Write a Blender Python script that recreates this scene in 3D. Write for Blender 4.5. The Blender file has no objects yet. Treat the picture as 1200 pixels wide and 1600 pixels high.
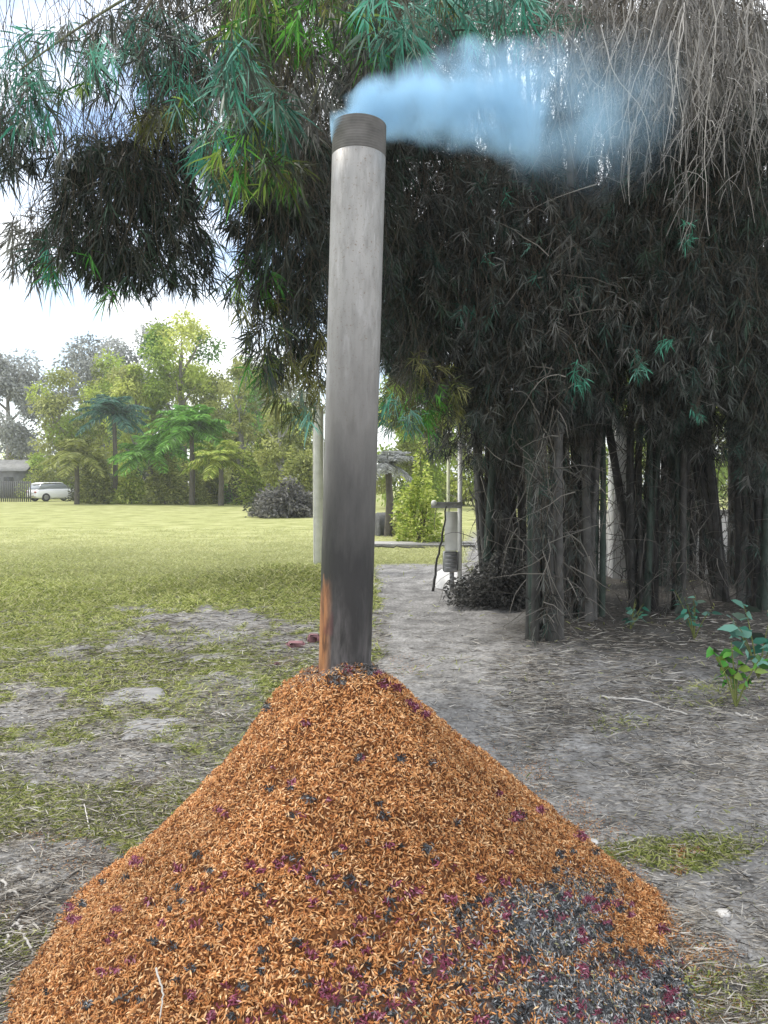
import bpy, math, random
import numpy as np
random.seed(7)
R = np.random.default_rng(11)
PI = math.pi
C = bpy.context.scene.collection
S = bpy.context.scene

# ------------------------------------------------------------------ camera
CAMZ = 1.3
TH = math.radians(2.13)
F = 1155.0
cam_d = bpy.data.cameras.new('camera')
cam = bpy.data.objects.new('camera', cam_d); C.objects.link(cam)
cam.location = (0, 0, CAMZ)
cam.rotation_euler = (PI/2 - TH, 0, 0)
cam_d.sensor_fit = 'VERTICAL'; cam_d.sensor_height = 36; cam_d.lens = 36*F/1600
cam_d.clip_start = 0.02; cam_d.clip_end = 3000
S.camera = cam

def P(u, v, Y):
    """photo pixel + distance along the ground -> world point"""
    a = (u-600)/F; b = (800-v)/F
    dx, dy, dz = a, math.cos(TH)+b*math.sin(TH), -math.sin(TH)+b*math.cos(TH)
    t = Y/dy
    return np.array([dx*t, Y, CAMZ+dz*t])
def G(u, v, z=0.0):
    """photo pixel on the ground -> world point"""
    a = (u-600)/F; b = (800-v)/F
    dy, dz = math.cos(TH)+b*math.sin(TH), -math.sin(TH)+b*math.cos(TH)
    t = (z-CAMZ)/dz
    return np.array([a*t, dy*t, z])
def PR(p):
    p = np.asarray(p, float)
    y = p[..., 1]; z = p[..., 2]-CAMZ
    d = np.maximum(y*math.cos(TH)-z*math.sin(TH), 0.05)
    up = y*math.sin(TH)+z*math.cos(TH)
    return 600+F*p[..., 0]/d, 800-F*up/d

# ------------------------------------------------------------------ sky, sun, exposure
SUN_EL, SUN_AZ = math.radians(56), math.radians(-62)     # azimuth measured from +Y towards +X
w = bpy.data.worlds.new("World"); S.world = w; w.use_nodes = True
nt = w.node_tree; N = nt.nodes; L = nt.links
bg = N['Background']; bg.inputs[1].default_value = 0.12
sky = N.new('ShaderNodeTexSky'); sky.sky_type = 'NISHITA'; sky.sun_disc = False
sky.sun_elevation = SUN_EL; sky.sun_rotation = SUN_AZ
sky.dust_density = .6; sky.air_density = 1.0
tc = N.new('ShaderNodeTexCoord')
nz = N.new('ShaderNodeTexNoise'); nz.inputs['Scale'].default_value = 2.6; nz.inputs['Detail'].default_value = 6; nz.inputs['Roughness'].default_value = .55
mp = N.new('ShaderNodeMapping'); mp.inputs['Scale'].default_value = (1, 1, 2.2); mp.inputs['Location'].default_value = (.35, .1, .2)
rp = N.new('ShaderNodeValToRGB'); rp.color_ramp.elements[0].position = .36; rp.color_ramp.elements[1].position = .52
mx = N.new('ShaderNodeMix'); mx.data_type = 'RGBA'
mx.inputs[7].default_value = (8.6, 8.8, 9.1, 1)
L.new(tc.outputs['Generated'], mp.inputs['Vector']); L.new(mp.outputs[0], nz.inputs['Vector'])
L.new(nz.outputs[0], rp.inputs[0])
gd = P(72, 525, 1)-np.array([0, 0, CAMZ]); gd /= np.linalg.norm(gd)           # a break in the cloud low on the left
vd = N.new('ShaderNodeVectorMath'); vd.operation = 'DISTANCE'; L.new(tc.outputs['Generated'], vd.inputs[0]); vd.inputs[1].default_value = tuple(gd)
n9 = N.new('ShaderNodeTexNoise'); n9.inputs['Scale'].default_value = 14; n9.inputs['Detail'].default_value = 5; L.new(tc.outputs['Generated'], n9.inputs['Vector'])
m9 = N.new('ShaderNodeMath'); m9.operation = 'MULTIPLY_ADD'; m9.inputs[1].default_value = -.14; L.new(n9.outputs[0], m9.inputs[0]); L.new(vd.outputs['Value'], m9.inputs[2])
r9 = N.new('ShaderNodeMapRange'); r9.interpolation_type = 'SMOOTHSTEP'; r9.inputs[1].default_value = -.04; r9.inputs[2].default_value = .05; r9.inputs[3].default_value = .12; L.new(m9.outputs[0], r9.inputs[0])
f9 = N.new('ShaderNodeMath'); f9.operation = 'MULTIPLY'; L.new(rp.outputs[0], f9.inputs[0]); L.new(r9.outputs[0], f9.inputs[1]); L.new(f9.outputs[0], mx.inputs[0])
L.new(sky.outputs[0], mx.inputs[6]); L.new(mx.outputs[2], bg.inputs[0])
sl = bpy.data.lights.new('sun', 'SUN'); so = bpy.data.objects.new('sun', sl); C.objects.link(so)
sl.energy = 1.5; sl.angle = math.radians(11); sl.color = (1, .95, .87)
sd = np.array([math.sin(SUN_AZ)*math.cos(SUN_EL), math.cos(SUN_AZ)*math.cos(SUN_EL), math.sin(SUN_EL)])
from mathutils import Vector, Matrix
so.rotation_euler = Vector(sd).to_track_quat('Z', 'Y').to_euler()
S.view_settings.view_transform = 'Standard'; S.view_settings.look = 'None'
S.view_settings.gamma = 1; S.view_settings.use_curve_mapping = False
S.view_settings.exposure = 0.98
cy = S.cycles
cy.max_bounces = 6; cy.diffuse_bounces = 3; cy.glossy_bounces = 2; cy.transmission_bounces = 4
cy.volume_bounces = 2; cy.transparent_max_bounces = 6
cy.use_denoising = True
cy.volume_step_rate = 1.0

# ------------------------------------------------------------------ mesh helpers
class MB:
    """collects vertices, faces and per-vertex colours into ONE mesh"""
    def __init__(s): s.v = []; s.c = []; s.l = []; s.t = []; s.n = 0; s.m = []
    def add(s, v, f, col=(.5, .5, .5), mat=0):
        v = np.asarray(v, float).reshape(-1, 3); f = np.asarray(f, int)
        c = np.broadcast_to(np.asarray(col, float), v.shape)
        s.v.append(v); s.c.append(c); s.l.append((f+s.n).ravel()); s.t.append(np.full(len(f), f.shape[1])); s.m.append(np.full(len(f), mat)); s.n += len(v)
        return s
    def box(s, c, d, col=(.5, .5, .5), rz=0, mat=0, bev=0.0):
        x, y, z = np.array(d)/2
        if bev:
            b = min(bev, x*.9, y*.9, z*.9); vs = []
            for sx in (-1, 1):
                for sy in (-1, 1):
                    for sz in (-1, 1):
                        vs += [(sx*x, sy*(y-b), sz*(z-b)), (sx*(x-b), sy*y, sz*(z-b)), (sx*(x-b), sy*(y-b), sz*z)]
            v = np.array(vs)
            idx = lambda sx, sy, sz, k: ((sx*2+sy)*2+sz)*3+k
            q = []; t = []
            for k in range(3):
                for sg in (0, 1):
                    o = []
                    for a, b2 in ((0, 0), (1, 0), (1, 1), (0, 1)):
                        cc = [0, 0, 0]; cc[k] = sg; oth = [i for i in range(3) if i != k]; cc[oth[0]] = a; cc[oth[1]] = b2
                        o.append(idx(*cc, k))
                    q.append(o)
            for k in range(3):
                i, j = [m for m in range(3) if m != k]
                for a in (0, 1):
                    for b2 in (0, 1):
                        c0 = [0, 0, 0]; c0[i] = a; c0[j] = b2; c1 = list(c0); c1[k] = 1
                        q.append([idx(*c0, i), idx(*c0, j), idx(*c1, j), idx(*c1, i)])
            for a in (0, 1):
                for b2 in (0, 1):
                    for c2 in (0, 1): t.append([idx(a, b2, c2, 0), idx(a, b2, c2, 1), idx(a, b2, c2, 2)])
        else:
            v = np.array([(sx*x, sy*y, sz*z) for sx in (-1, 1) for sy in (-1, 1) for sz in (-1, 1)])
            q = [(0, 1, 3, 2), (4, 6, 7, 5), (0, 4, 5, 1), (2, 3, 7, 6), (0, 2, 6, 4), (1, 5, 7, 3)]; t = None
        cr, sr = math.cos(rz), math.sin(rz)
        v = v@np.array([[cr, sr, 0], [-sr, cr, 0], [0, 0, 1]])+np.array(c)
        s.add(v, q, col, mat)
        if t: s.l.append((np.array(t)+s.n-len(v)).ravel()); s.t.append(np.full(len(t), 3)); s.m.append(np.full(len(t), mat))
        return s
    def tube(s, pts, rad, sides=6, col=(.5, .5, .5), caps=False):
        pts = np.asarray(pts, float); n = len(pts); rad = np.broadcast_to(np.asarray(rad, float), (n,))
        T = np.gradient(pts, axis=0); T /= np.linalg.norm(T, axis=1)[:, None]+1e-9
        ref = np.array([0, 0, 1.]) if abs(T[:, 2]).mean() < .8 else np.array([1., 0, 0])
        A = np.cross(T, ref); A /= np.linalg.norm(A, axis=1)[:, None]+1e-9; B = np.cross(T, A)
        an = np.arange(sides)*2*PI/sides
        v = pts[:, None]+rad[:, None, None]*(np.cos(an)[None, :, None]*A[:, None]+np.sin(an)[None, :, None]*B[:, None])
        i = np.arange(n-1)[:, None]*sides; j = np.arange(sides)[None]; k = (j+1) % sides
        f = np.stack([i+j, i+k, i+sides+k, i+sides+j], -1).reshape(-1, 4)
        col = np.asarray(col, float)
        if col.ndim == 2: col = np.repeat(col, sides, axis=0)
        s.add(v.reshape(-1, 3), f, col)
        if caps:
            for b0, rev in ((0, 1), ((n-1)*sides, 0)):
                o = np.arange(sides); o = o[::-1] if rev else o
                s.l.append(o+b0+s.n-n*sides); s.t.append(np.array([sides])); s.m.append(np.array([0]))
        return s
    def lathe(s, prof, sides=32, col=(.5, .5, .5), o=(0, 0, 0), close=False):
        prof = np.asarray(prof, float); n = len(prof); an = np.arange(sides)*2*PI/sides
        v = np.stack([prof[:, 0, None]*np.cos(an), prof[:, 0, None]*np.sin(an), np.repeat(prof[:, 1, None], sides, 1)], -1).reshape(-1, 3)+np.array(o)
        m = n if close else n-1
        i = np.arange(m)[:, None]; j = np.arange(sides)[None]; k = (j+1) % sides; i2 = (i+1) % n
        f = np.stack([i*sides+j, i*sides+k, i2*sides+k, i2*sides+j], -1).reshape(-1, 4)
        return s.add(v, f, col)
    def build(s, name, mats, parent=None, smooth=False, loc=None):
        me = bpy.data.meshes.new(name)
        v = np.concatenate(s.v); c = np.concatenate(s.c); l = np.concatenate(s.l); t = np.concatenate(s.t)
        if loc is not None: v = v-np.array(loc)
        me.vertices.add(len(v)); me.vertices.foreach_set('co', v.astype('f').ravel())
        me.loops.add(len(l)); me.loops.foreach_set('vertex_index', l.astype('i'))
        me.polygons.add(len(t)); st = np.zeros(len(t), 'i'); st[1:] = np.cumsum(t)[:-1]
        me.polygons.foreach_set('loop_start', st); me.polygons.foreach_set('loop_total', t.astype('i'))
        me.polygons.foreach_set('material_index', np.concatenate(s.m).astype('i'))
        if smooth: me.polygons.foreach_set('use_smooth', np.ones(len(t), bool))
        me.update(calc_edges=True)
        at = me.attributes.new('Col', 'FLOAT_COLOR', 'POINT')
        at.data.foreach_set('color', np.concatenate([c, np.ones((len(c), 1))], 1).astype('f').ravel())
        me.validate()
        for m in (mats if isinstance(mats, (list, tuple)) else [mats]): me.materials.append(m)
        o = bpy.data.objects.new(name, me); C.objects.link(o)
        if parent: o.parent = parent
        if loc is not None and not parent: o.location = loc
        return o

def tag(o, label=None, cat=None, group=None, kind=None):
    if label: o['label'] = label
    if cat: o['category'] = cat
    if group: o['group'] = group
    if kind: o['kind'] = kind
    return o
def thing(name, label, cat, group=None, loc=(0, 0, 0)):
    o = bpy.data.objects.new(name, None); C.objects.link(o); o.location = loc; o.empty_display_size = .2
    return tag(o, label, cat, group)

def hash2(ix, iy, seed):
    h = (ix.astype(np.int64)*374761393+iy.astype(np.int64)*668265263+seed*982451653) & 0x7fffffff
    h = (h ^ (h >> 13))*1274126177 & 0x7fffffff
    return ((h ^ (h >> 16)) & 0xffff)/65535.0
def vnoise(x, y, sc, seed=0, octv=3):
    x = np.asarray(x, float)*sc; y = np.asarray(y, float)*sc; o = 0; a = 1; tot = 0
    for k in range(octv):
        ix = np.floor(x); iy = np.floor(y); fx = x-ix; fy = y-iy; fx = fx*fx*(3-2*fx); fy = fy*fy*(3-2*fy)
        h = lambda a_, b_: hash2(ix+a_, iy+b_, seed+k*17)
        o = o+a*((h(0, 0)*(1-fx)+h(1, 0)*fx)*(1-fy)+(h(0, 1)*(1-fx)+h(1, 1)*fx)*fy); tot += a
        a *= .5; x = x*2.03+5; y = y*2.03+9
    return o/tot          # 0..1
def sm(a, b, x):
    t = np.clip((x-a)/(b-a), 0, 1); return t*t*(3-2*t)

# ------------------------------------------------------------------ materials
def mat(name, col=None, rough=.8, metal=0, attr=False, noise=None, bump=None, trans=0, spec=.3, var=.25):
    m = bpy.data.materials.new(name); m.use_nodes = True; nt = m.node_tree; N = nt.nodes; L = nt.links
    b = N['Principled BSDF']; b.inputs['Roughness'].default_value = rough; b.inputs['Metallic'].default_value = metal
    b.inputs['Specular IOR Level'].default_value = spec
    if attr:
        a = N.new('ShaderNodeAttribute'); a.attribute_name = 'Col'; src = a.outputs['Color']
    else:
        r = N.new('ShaderNodeRGB'); r.outputs[0].default_value = (*col, 1); src = r.outputs[0]
    tc = N.new('ShaderNodeTexCoord')
    if noise:
        n = N.new('ShaderNodeTexNoise'); n.inputs['Scale'].default_value = noise; n.inputs['Detail'].default_value = 5
        L.new(tc.outputs['Object'], n.inputs['Vector'])
        mr = N.new('ShaderNodeMapRange'); mr.inputs[1].default_value = .3; mr.inputs[2].default_value = .7
        mr.inputs[3].default_value = 1-var; mr.inputs[4].default_value = 1+var; L.new(n.outputs[0], mr.inputs[0])
        mu = N.new('ShaderNodeVectorMath'); mu.operation = 'SCALE'; L.new(src, mu.inputs[0]); L.new(mr.outputs[0], mu.inputs['Scale']); src = mu.outputs[0]
    L.new(src, b.inputs['Base Color'])
    if bump:
        n2 = N.new('ShaderNodeTexNoise'); n2.inputs['Scale'].default_value = bump[0]; n2.inputs['Detail'].default_value = 6
        L.new(tc.outputs['Object'], n2.inputs['Vector'])
        bp = N.new('ShaderNodeBump'); bp.inputs['Strength'].default_value = .8; bp.inputs['Distance'].default_value = bump[1]
        L.new(n2.outputs[0], bp.inputs['Height']); L.new(bp.outputs[0], b.inputs['Normal'])
    if trans:
        t = N.new('ShaderNodeBsdfTranslucent'); ms = N.new('ShaderNodeMixShader'); ms.inputs[0].default_value = trans
        L.new(src, t.inputs[0]); L.new(b.outputs[0], ms.inputs[1]); L.new(t.outputs[0], ms.inputs[2])
        L.new(ms.outputs[0], N['Material Output'].inputs[0])
    return m
M_leaf = mat('bamboo_leaf', attr=True, rough=.5, trans=.3, spec=.35)
M_tree = mat('tree_leaf', attr=True, rough=.6, trans=.3)
M_culm = mat('culm_bark', attr=True, rough=.75, noise=14, bump=(40, .004))
M_twig = mat('twig', attr=True, rough=.85)
M_husk = mat('rice_husk', attr=True, rough=.6, trans=.12, spec=.25)
M_heap = mat('husk_core', attr=True, rough=.9, noise=60, bump=(120, .006), var=.4)
M_blade = mat('grass_blade', attr=True, rough=.6, trans=.3)
M_bark = mat('bark', attr=True, rough=.9, noise=6, bump=(12, .02))
M_wpaint = mat('white_paint', (.72, .71, .66), .55, noise=9, var=.12)
M_conc = mat('concrete', (.36, .35, .32), .9, noise=12, bump=(60, .003), var=.2)
M_grey = mat('grey_metal', (.3, .3, .3), .5, .4, noise=8)
M_stone = mat('stone', (.27, .265, .26), .9, noise=9, bump=(30, .006), var=.25)
M_brick = mat('brick', (.26, .13, .14), .9, noise=24, bump=(50, .003))

# ------------------------------------------------------------------ ground
def relief(x, y):
    r = np.hypot(x, y)
    near = np.exp(-(r/14)**2)
    z = (vnoise(x, y, 1.4, 3, 4)-.5)*.07*near+(vnoise(x, y, 9, 5, 3)-.5)*.022*near
    z = z+.22*np.exp(-(((x-1.55)/.9)**2+((y-10.3)/1.1)**2))          # litter mound against the bamboo
    z = z+.20*np.exp(-(((x+1.3)/1.1)**2+((y-9.6)/1.3)**2))
    z = z+.05*sm(2.2, 5, x)*sm(4, 7, y)*(1-sm(20, 30, y))
    return z
def grass_mask(x, y):
    u, v = PR(np.stack([x, y, np.zeros_like(x)], -1))
    n = vnoise(x, y, 2.2, 21, 4)-.5; n2 = vnoise(x, y, 7, 33, 3)-.5
    g = np.ones_like(x)*.95
    def el(cu, cv, ru, rv, val, g):
        d = np.sqrt(((u-cu)/ru)**2+((v-cv)/rv)**2)
        k = 1-sm(.6, 1.25, d+1.5*n+1.3*n2); return g*(1-k)+val*k
    g = el(320, 975, 150, 24, .05, g); g = el(440, 1020, 130, 34, .05, g)
    g = el(170, 1050, 330, 60, .74, g); g = el(120, 1190, 190, 40, .22, g); g = el(250, 1000, 90, 16, .3, g)
    g = el(40, 1090, 70, 40, .15, g); g = el(120, 1030, 60, 16, .2, g)
    g = el(60, 1265, 90, 30, .85, g); g = el(90, 1400, 200, 90, .04, g); g = el(60, 1600, 200, 90, .25, g)
    g = el(340, 1130, 60, 90, .4, g)
    right = sm(-18, 18, u-585+60*n)*sm(876, 890, v+12*n); g = g*(1-right)+.03*right
    bam = sm(700, 750, u)*sm(800, 860, v); g = g*(1-bam)+.02*bam
    g = el(1080, 1330, 150, 34, .6, g); g = el(1150, 1560, 160, 60, .45, g); g = el(1130, 1080, 90, 28, .35, g); g = el(960, 1130, 60, 20, .3, g)
    g = el(-500, 1100, 300, 250, .6, g)
    g = np.where(y < .6, .3, g)
    return np.clip(g+n2*.5*(g > .1)*(v > 900)+n*.2, 0, 1)
nx, ny = 620, 640
tx = np.linspace(-1, 1, nx); X1 = np.sinh(tx*6.2)/math.sinh(6.2)*420
ty = np.linspace(-.35, 1, ny); Y1 = 2.4+np.sinh(ty*6.2)/math.sinh(6.2)*620
GX, GY = np.meshgrid(X1, Y1)
GZ = relief(GX, GY)
gm = grass_mask(GX.ravel(), GY.ravel())
mb = MB()
ii = np.arange(ny-1)[:, None]*nx+np.arange(nx-1)[None]
gu, gv = PR(np.stack([GX.ravel(), GY.ravel(), 0*GX.ravel()], -1)); litter_shade = sm(720, 860, gu+120*(vnoise(GX.ravel(), GY.ravel(), 1.5, 8, 4)-.5))*(1-sm(985, 1075, gv+90*(vnoise(GX.ravel(), GY.ravel(), 2, 9, 4)-.5)))*sm(4, 5.2, GY.ravel())*(GY.ravel() < 16)  # mask under the clumps: leaf litter plus painted canopy shade
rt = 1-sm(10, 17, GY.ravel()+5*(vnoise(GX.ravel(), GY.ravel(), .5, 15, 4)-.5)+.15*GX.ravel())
mb.add(np.stack([GX, GY, GZ], -1).reshape(-1, 3), np.stack([ii, ii+1, ii+nx+1, ii+nx], -1).reshape(-1, 4), np.stack([gm, litter_shade, rt], -1))
m = bpy.data.materials.new('ground'); m.use_nodes = True; N = m.node_tree.nodes; L = m.node_tree.links; b = N['Principled BSDF']
b.inputs['Roughness'].default_value = .95; b.inputs['Specular IOR Level'].default_value = .1
tc = N.new('ShaderNodeTexCoord'); at = N.new('ShaderNodeAttribute'); at.attribute_name = 'Col'
def noi(sc, det=5):
    n = N.new('ShaderNodeTexNoise'); n.inputs['Scale'].default_value = sc; n.inputs['Detail'].default_value = det; n.inputs['Roughness'].default_value = .65
    L.new(tc.outputs['Object'], n.inputs['Vector']); return n.outputs[0]
def ramp(src, els):
    r = N.new('ShaderNodeValToRGB'); e = r.color_ramp.elements
    while len(e) < len(els): e.new(.5)
    for q, (p_, c_) in zip(e, els): q.position = p_; q.color = (*c_, 1)
    L.new(src, r.inputs[0]); return r.outputs[0]
d1 = ramp(noi(3.5, 8), [(.3, (.11, .106, .10)), (.48, (.245, .237, .226)), (.72, (.42, .408, .39))])
d2 = ramp(noi(38, 6), [(.35, (.45, .45, .45)), (.6, (1.2, 1.2, 1.2))])
mm = N.new('ShaderNodeMix'); mm.data_type = 'RGBA'; mm.blend_type = 'MULTIPLY'; mm.inputs[0].default_value = .8; L.new(d1, mm.inputs[6]); L.new(d2, mm.inputs[7])
g1 = ramp(noi(1.2, 6), [(.3, (.20, .215, .07)), (.5, (.34, .35, .14)), (.72, (.50, .49, .25))])
g2 = ramp(noi(14, 5), [(.3, (.6, .6, .6)), (.65, (1.1, 1.1, 1.1))])
mg = N.new('ShaderNodeMix'); mg.data_type = 'RGBA'; mg.blend_type = 'MULTIPLY'; mg.inputs[0].default_value = .6; L.new(g1, mg.inputs[6]); L.new(g2, mg.inputs[7])
nn = noi(22, 4); ad = N.new('ShaderNodeMath'); ad.operation = 'ADD'; sp_ = N.new('ShaderNodeSeparateColor'); L.new(at.outputs['Color'], sp_.inputs[0]); L.new(sp_.outputs[0], ad.inputs[0]); L.new(nn, ad.inputs[1])
fr = N.new('ShaderNodeMapRange'); fr.inputs[1].default_value = .78; fr.inputs[2].default_value = 1.12; L.new(ad.outputs[0], fr.inputs[0])
mk = N.new('ShaderNodeMix'); mk.data_type = 'RGBA'; L.new(sp_.outputs[1], mk.inputs[0]); L.new(mm.outputs[2], mk.inputs[6]); L.new(ramp(noi(30, 6), [(.35, (.025, .023, .02)), (.65, (.12, .11, .095))]), mk.inputs[7])  # near-black litter tone, with shade below the bamboo put into the colour
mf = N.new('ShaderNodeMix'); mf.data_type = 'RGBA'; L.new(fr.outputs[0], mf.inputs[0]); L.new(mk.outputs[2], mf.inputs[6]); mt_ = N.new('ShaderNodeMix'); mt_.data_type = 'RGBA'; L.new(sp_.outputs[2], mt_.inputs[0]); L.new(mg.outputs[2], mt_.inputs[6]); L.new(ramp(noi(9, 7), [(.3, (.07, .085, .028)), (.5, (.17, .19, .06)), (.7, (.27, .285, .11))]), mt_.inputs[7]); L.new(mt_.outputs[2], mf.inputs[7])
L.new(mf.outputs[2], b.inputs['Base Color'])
bp = N.new('ShaderNodeBump'); bp.inputs['Strength'].default_value = .9; bp.inputs['Distance'].default_value = .012; L.new(noi(45, 8), bp.inputs['Height']); L.new(bp.outputs[0], b.inputs['Normal'])
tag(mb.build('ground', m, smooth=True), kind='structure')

# ------------------------------------------------------------------ pile shape
PC = P(537, 1030, 2.2); PX, PY, PH = PC[0], PC[1], PC[2]
def pile_z(x, y):
    dx = x-(PX+.02); dy = y-PY; r = np.hypot(dx, dy)+1e-6; a = np.arctan2(dy, dx)
    # slopes by direction: right, back, left, front
    ca = np.cos(a); sa = np.sin(a)
    s = (np.where(ca > 0, .90, 1.0)*ca**2+np.where(sa > 0, .95, .60)*sa**2)
    n = (vnoise(x, y, 2.6, 61, 3)-.5)
    h = PH+.045-s*(np.sqrt(r*r+.075**2)-.02)*(1+.10*n)
    h = h+.03*np.exp(-((x-PX-.13)**2+(y-PY+.10)**2)/.004)
    h = h+(vnoise(x, y, 11, 71, 3)-.5)*.03+(vnoise(x, y, 4, 77, 2)-.5)*.05
    h = h+(vnoise(x, y, 26, 79, 2)-.5)*.030+.055*np.exp(-(((dx+.20)/.12)**2+((dy-.02)/.16)**2))
    h = h-.05*sm(.35, .7, dx)*sm(.2, -.5, dy)
    h = h-.012*np.exp(-((dx-.35)**2+(dy+.5)**2)/.02)
    g = relief(x, y)
    k = .04                                                # soft foot
    d = h-(g-.012)
    return (g-.012)+np.where(d > 6*k, d, k*np.log1p(np.exp(np.clip(d/k, -30, 6.1))))-.004
def pile_n(x, y, e=.012):
    zx = (pile_z(x+e, y)-pile_z(x-e, y))/(2*e); zy = (pile_z(x, y+e)-pile_z(x, y-e))/(2*e)
    n = np.stack([-zx, -zy, np.ones_like(x)], -1); return n/np.linalg.norm(n, axis=-1)[..., None]
def ashness(x, y):
    u, v = PR(np.stack([x, y, pile_z(x, y)], -1))
    n = vnoise(x, y, 6, 91, 3)-.5
    def e(cu, cv, ru, rv): return 1-sm(.55, 1.2, np.sqrt(((u-cu)/ru)**2+((v-cv)/rv)**2)+1.1*n)
    return np.maximum.reduce([e(865, 1445, 100, 75), e(920, 1565, 180, 90), e(1040, 1560, 90, 80), .35*e(720, 1490, 80, 70), .25*e(620, 1570, 140, 40)])

PIPE_R = .0785
pile = thing('rice_husk_pile', 'large orange-brown heap of rice husks smouldering around the metal chimney', 'husk pile', loc=(PX, PY, 0))
MI = Matrix.Translation((-PX, -PY, 0))
def child(o, parent):
    o.parent = parent; o.matrix_parent_inverse = Matrix.Translation([-c for c in parent.location]); return o
gx = np.linspace(-1.5, 1.45, 330); gy = np.linspace(.35, 3.6, 330)
AX, AY = np.meshgrid(gx, gy); AZ = pile_z(AX, AY)-.004
edge = np.minimum.reduce([AX-gx[0], gx[-1]-AX, AY-gy[0], gy[-1]-AY]); AZ -= .05*(1-sm(0, .1, edge))
ash = ashness(AX.ravel(), AY.ravel())[:, None]
colh = np.array([.12, .045, .015])*(1-ash)+np.array([.11, .11, .11])*ash
foot = sm(.0, .03, (AZ-relief(AX, AY)).ravel())[:, None]
mb = MB(); n0 = 330
ii = np.arange(n0-1)[:, None]*n0+np.arange(n0-1)[None]
fq = np.stack([ii, ii+1, ii+n0+1, ii+n0], -1).reshape(-1, 4)
hz = (AZ-relief(AX, AY)).ravel()
fq = fq[(hz[fq] > .002).any(1)]
mb.add(np.stack([AX, AY, AZ], -1).reshape(-1, 3), fq, colh)
child(mb.build('heap', M_heap, smooth=True), pile)

def flakes(pos, nrm, col, Lg, Wd, Ht, tilt=.45):
    n = len(pos)
    r = R.normal(size=(n, 3)); t = r-(r*nrm).sum(1)[:, None]*nrm; t /= np.linalg.norm(t, axis=1)[:, None]
    t = t+nrm*(R.normal(size=(n, 1))*tilt); t /= np.linalg.norm(t, axis=1)[:, None]
    rr = nrm+R.normal(size=(n, 3))*.35; b = np.cross(rr, t); b /= np.linalg.norm(b, axis=1)[:, None]; c = np.cross(t, b)
    l = Lg*(R.uniform(.7, 1.15, (n, 1))); w_ = Wd*(R.uniform(.7, 1.2, (n, 1))); h = Ht*R.uniform(.6, 1.3, (n, 1))
    v = np.stack([pos-t*l/2, pos-b*w_/2, pos+b*w_/2, pos+c*h, pos+t*l/2], 1).reshape(-1, 3)
    i = np.arange(n)[:, None]*5
    f = np.concatenate([i+np.array([[0, 3, 1]]), i+np.array([[0, 2, 3]]), i+np.array([[4, 1, 3]]), i+np.array([[4, 3, 2]])])
    return v, f, np.repeat(col, 5, axis=0)
# husks over the heap, thicker where one looks closely
NH = 430000
hx = R.uniform(-1.45, 1.4, NH); hy = R.uniform(.6, 3.1, NH)
keep = pile_z(hx, hy)-relief(hx, hy) > R.uniform(-.002, .018, NH)
keep &= (np.hypot(hx-PX, hy-PY) > PIPE_R)
pn = pile_n(hx, hy)
keep &= ~((hy > PY+.25) & (R.uniform(size=NH) < .6))
hx, hy, pn = hx[keep], hy[keep], pn[keep]; n = len(hx)
hp = np.stack([hx, hy, pile_z(hx, hy)], -1)+pn*R.uniform(-.003, .009, (n, 1))
A_ = ashness(hx, hy)
cl = vnoise(hx, hy, 3.2, 131, 3)
base = np.array([[.50, .22, .075], [.60, .31, .125], [.36, .135, .038], [.76, .49, .26], [.14, .046, .013], [.50, .27, .115]])
hc = base[R.choice(6, n, p=[.24, .20, .18, .14, .16, .08])]*R.uniform(.8, 1.2, (n, 1))*(.7+.6*cl[:, None])
isash = R.uniform(size=n) < A_*.86
ashp = np.array([[.06, .06, .065], [.16, .165, .17], [.33, .335, .335], [.5, .5, .49], [.03, .03, .03], [.26, .25, .13]])
hc[isash] = ashp[R.choice(6, isash.sum(), p=[.25, .24, .2, .1, .14, .07])]
# dark charred and maroon scorched specks, thicker low down and to the right
hu, hv = PR(hp)
spots = []
for k in range(760):
    v0 = 1030+570*R.uniform()**.55; u0 = R.uniform(60, 1080)
    pr = .25+.75*sm(1250, 1560, v0)*sm(200, 700, u0)
    if R.uniform() < pr: spots.append((u0, v0, R.uniform(5, 12), R.integers(0, 2)))
spots += [(500, 1035, 12, 1), (590, 1048, 12, 1), (545, 1045, 12, 1), (620, 1075, 9, 1), (665, 1115, 9, 1), (640, 1098, 8, 1), (455, 1050, 9, 1), (525, 1062, 16, 0), (575, 1045, 14, 0), (600, 1068, 10, 1), (650, 1105, 9, 1), (600, 1275, 10, 0), (592, 1255, 7, 0), (455, 1272, 8, 0), (470, 1272, 7, 1),
          (720, 1425, 17, 0), (735, 1415, 10, 0), (555, 1384, 9, 0), (540, 1384, 8, 0), (410, 1400, 8, 0), (240, 1470, 10, 0), (205, 1500, 10, 1), (700, 1500, 14, 1), (715, 1520, 12, 0),
          (530, 1560, 12, 1), (620, 1520, 10, 0), (780, 1510, 14, 1), (300, 1390, 7, 1), (525, 1370, 8, 1), (780, 1240, 7, 1), (845, 1265, 9, 1), (680, 1345, 8, 0), (510, 1550, 14, 1), (680, 1350, 8, 1), (330, 1585, 10, 1), (860, 1385, 10, 0), (930, 1330, 8, 0)]
for (u0, v0, rr, ty_) in spots:
    k = ((hu-u0)/rr)**2+((hv-v0)/(rr*.75))**2 < R.uniform(.1, 1.5, n)
    q = int(k.sum())
    if not q: continue
    dk = np.array([[.022, .024, .026], [.05, .055, .06], [.12, .13, .14], [.25, .26, .27]]) if ty_ == 0 else np.array([[.17, .03, .06], [.28, .08, .125], [.08, .018, .028], [.44, .22, .28]])
    hc[k] = dk[R.choice(4, q, p=[.4, .3, .2, .1])]
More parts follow.
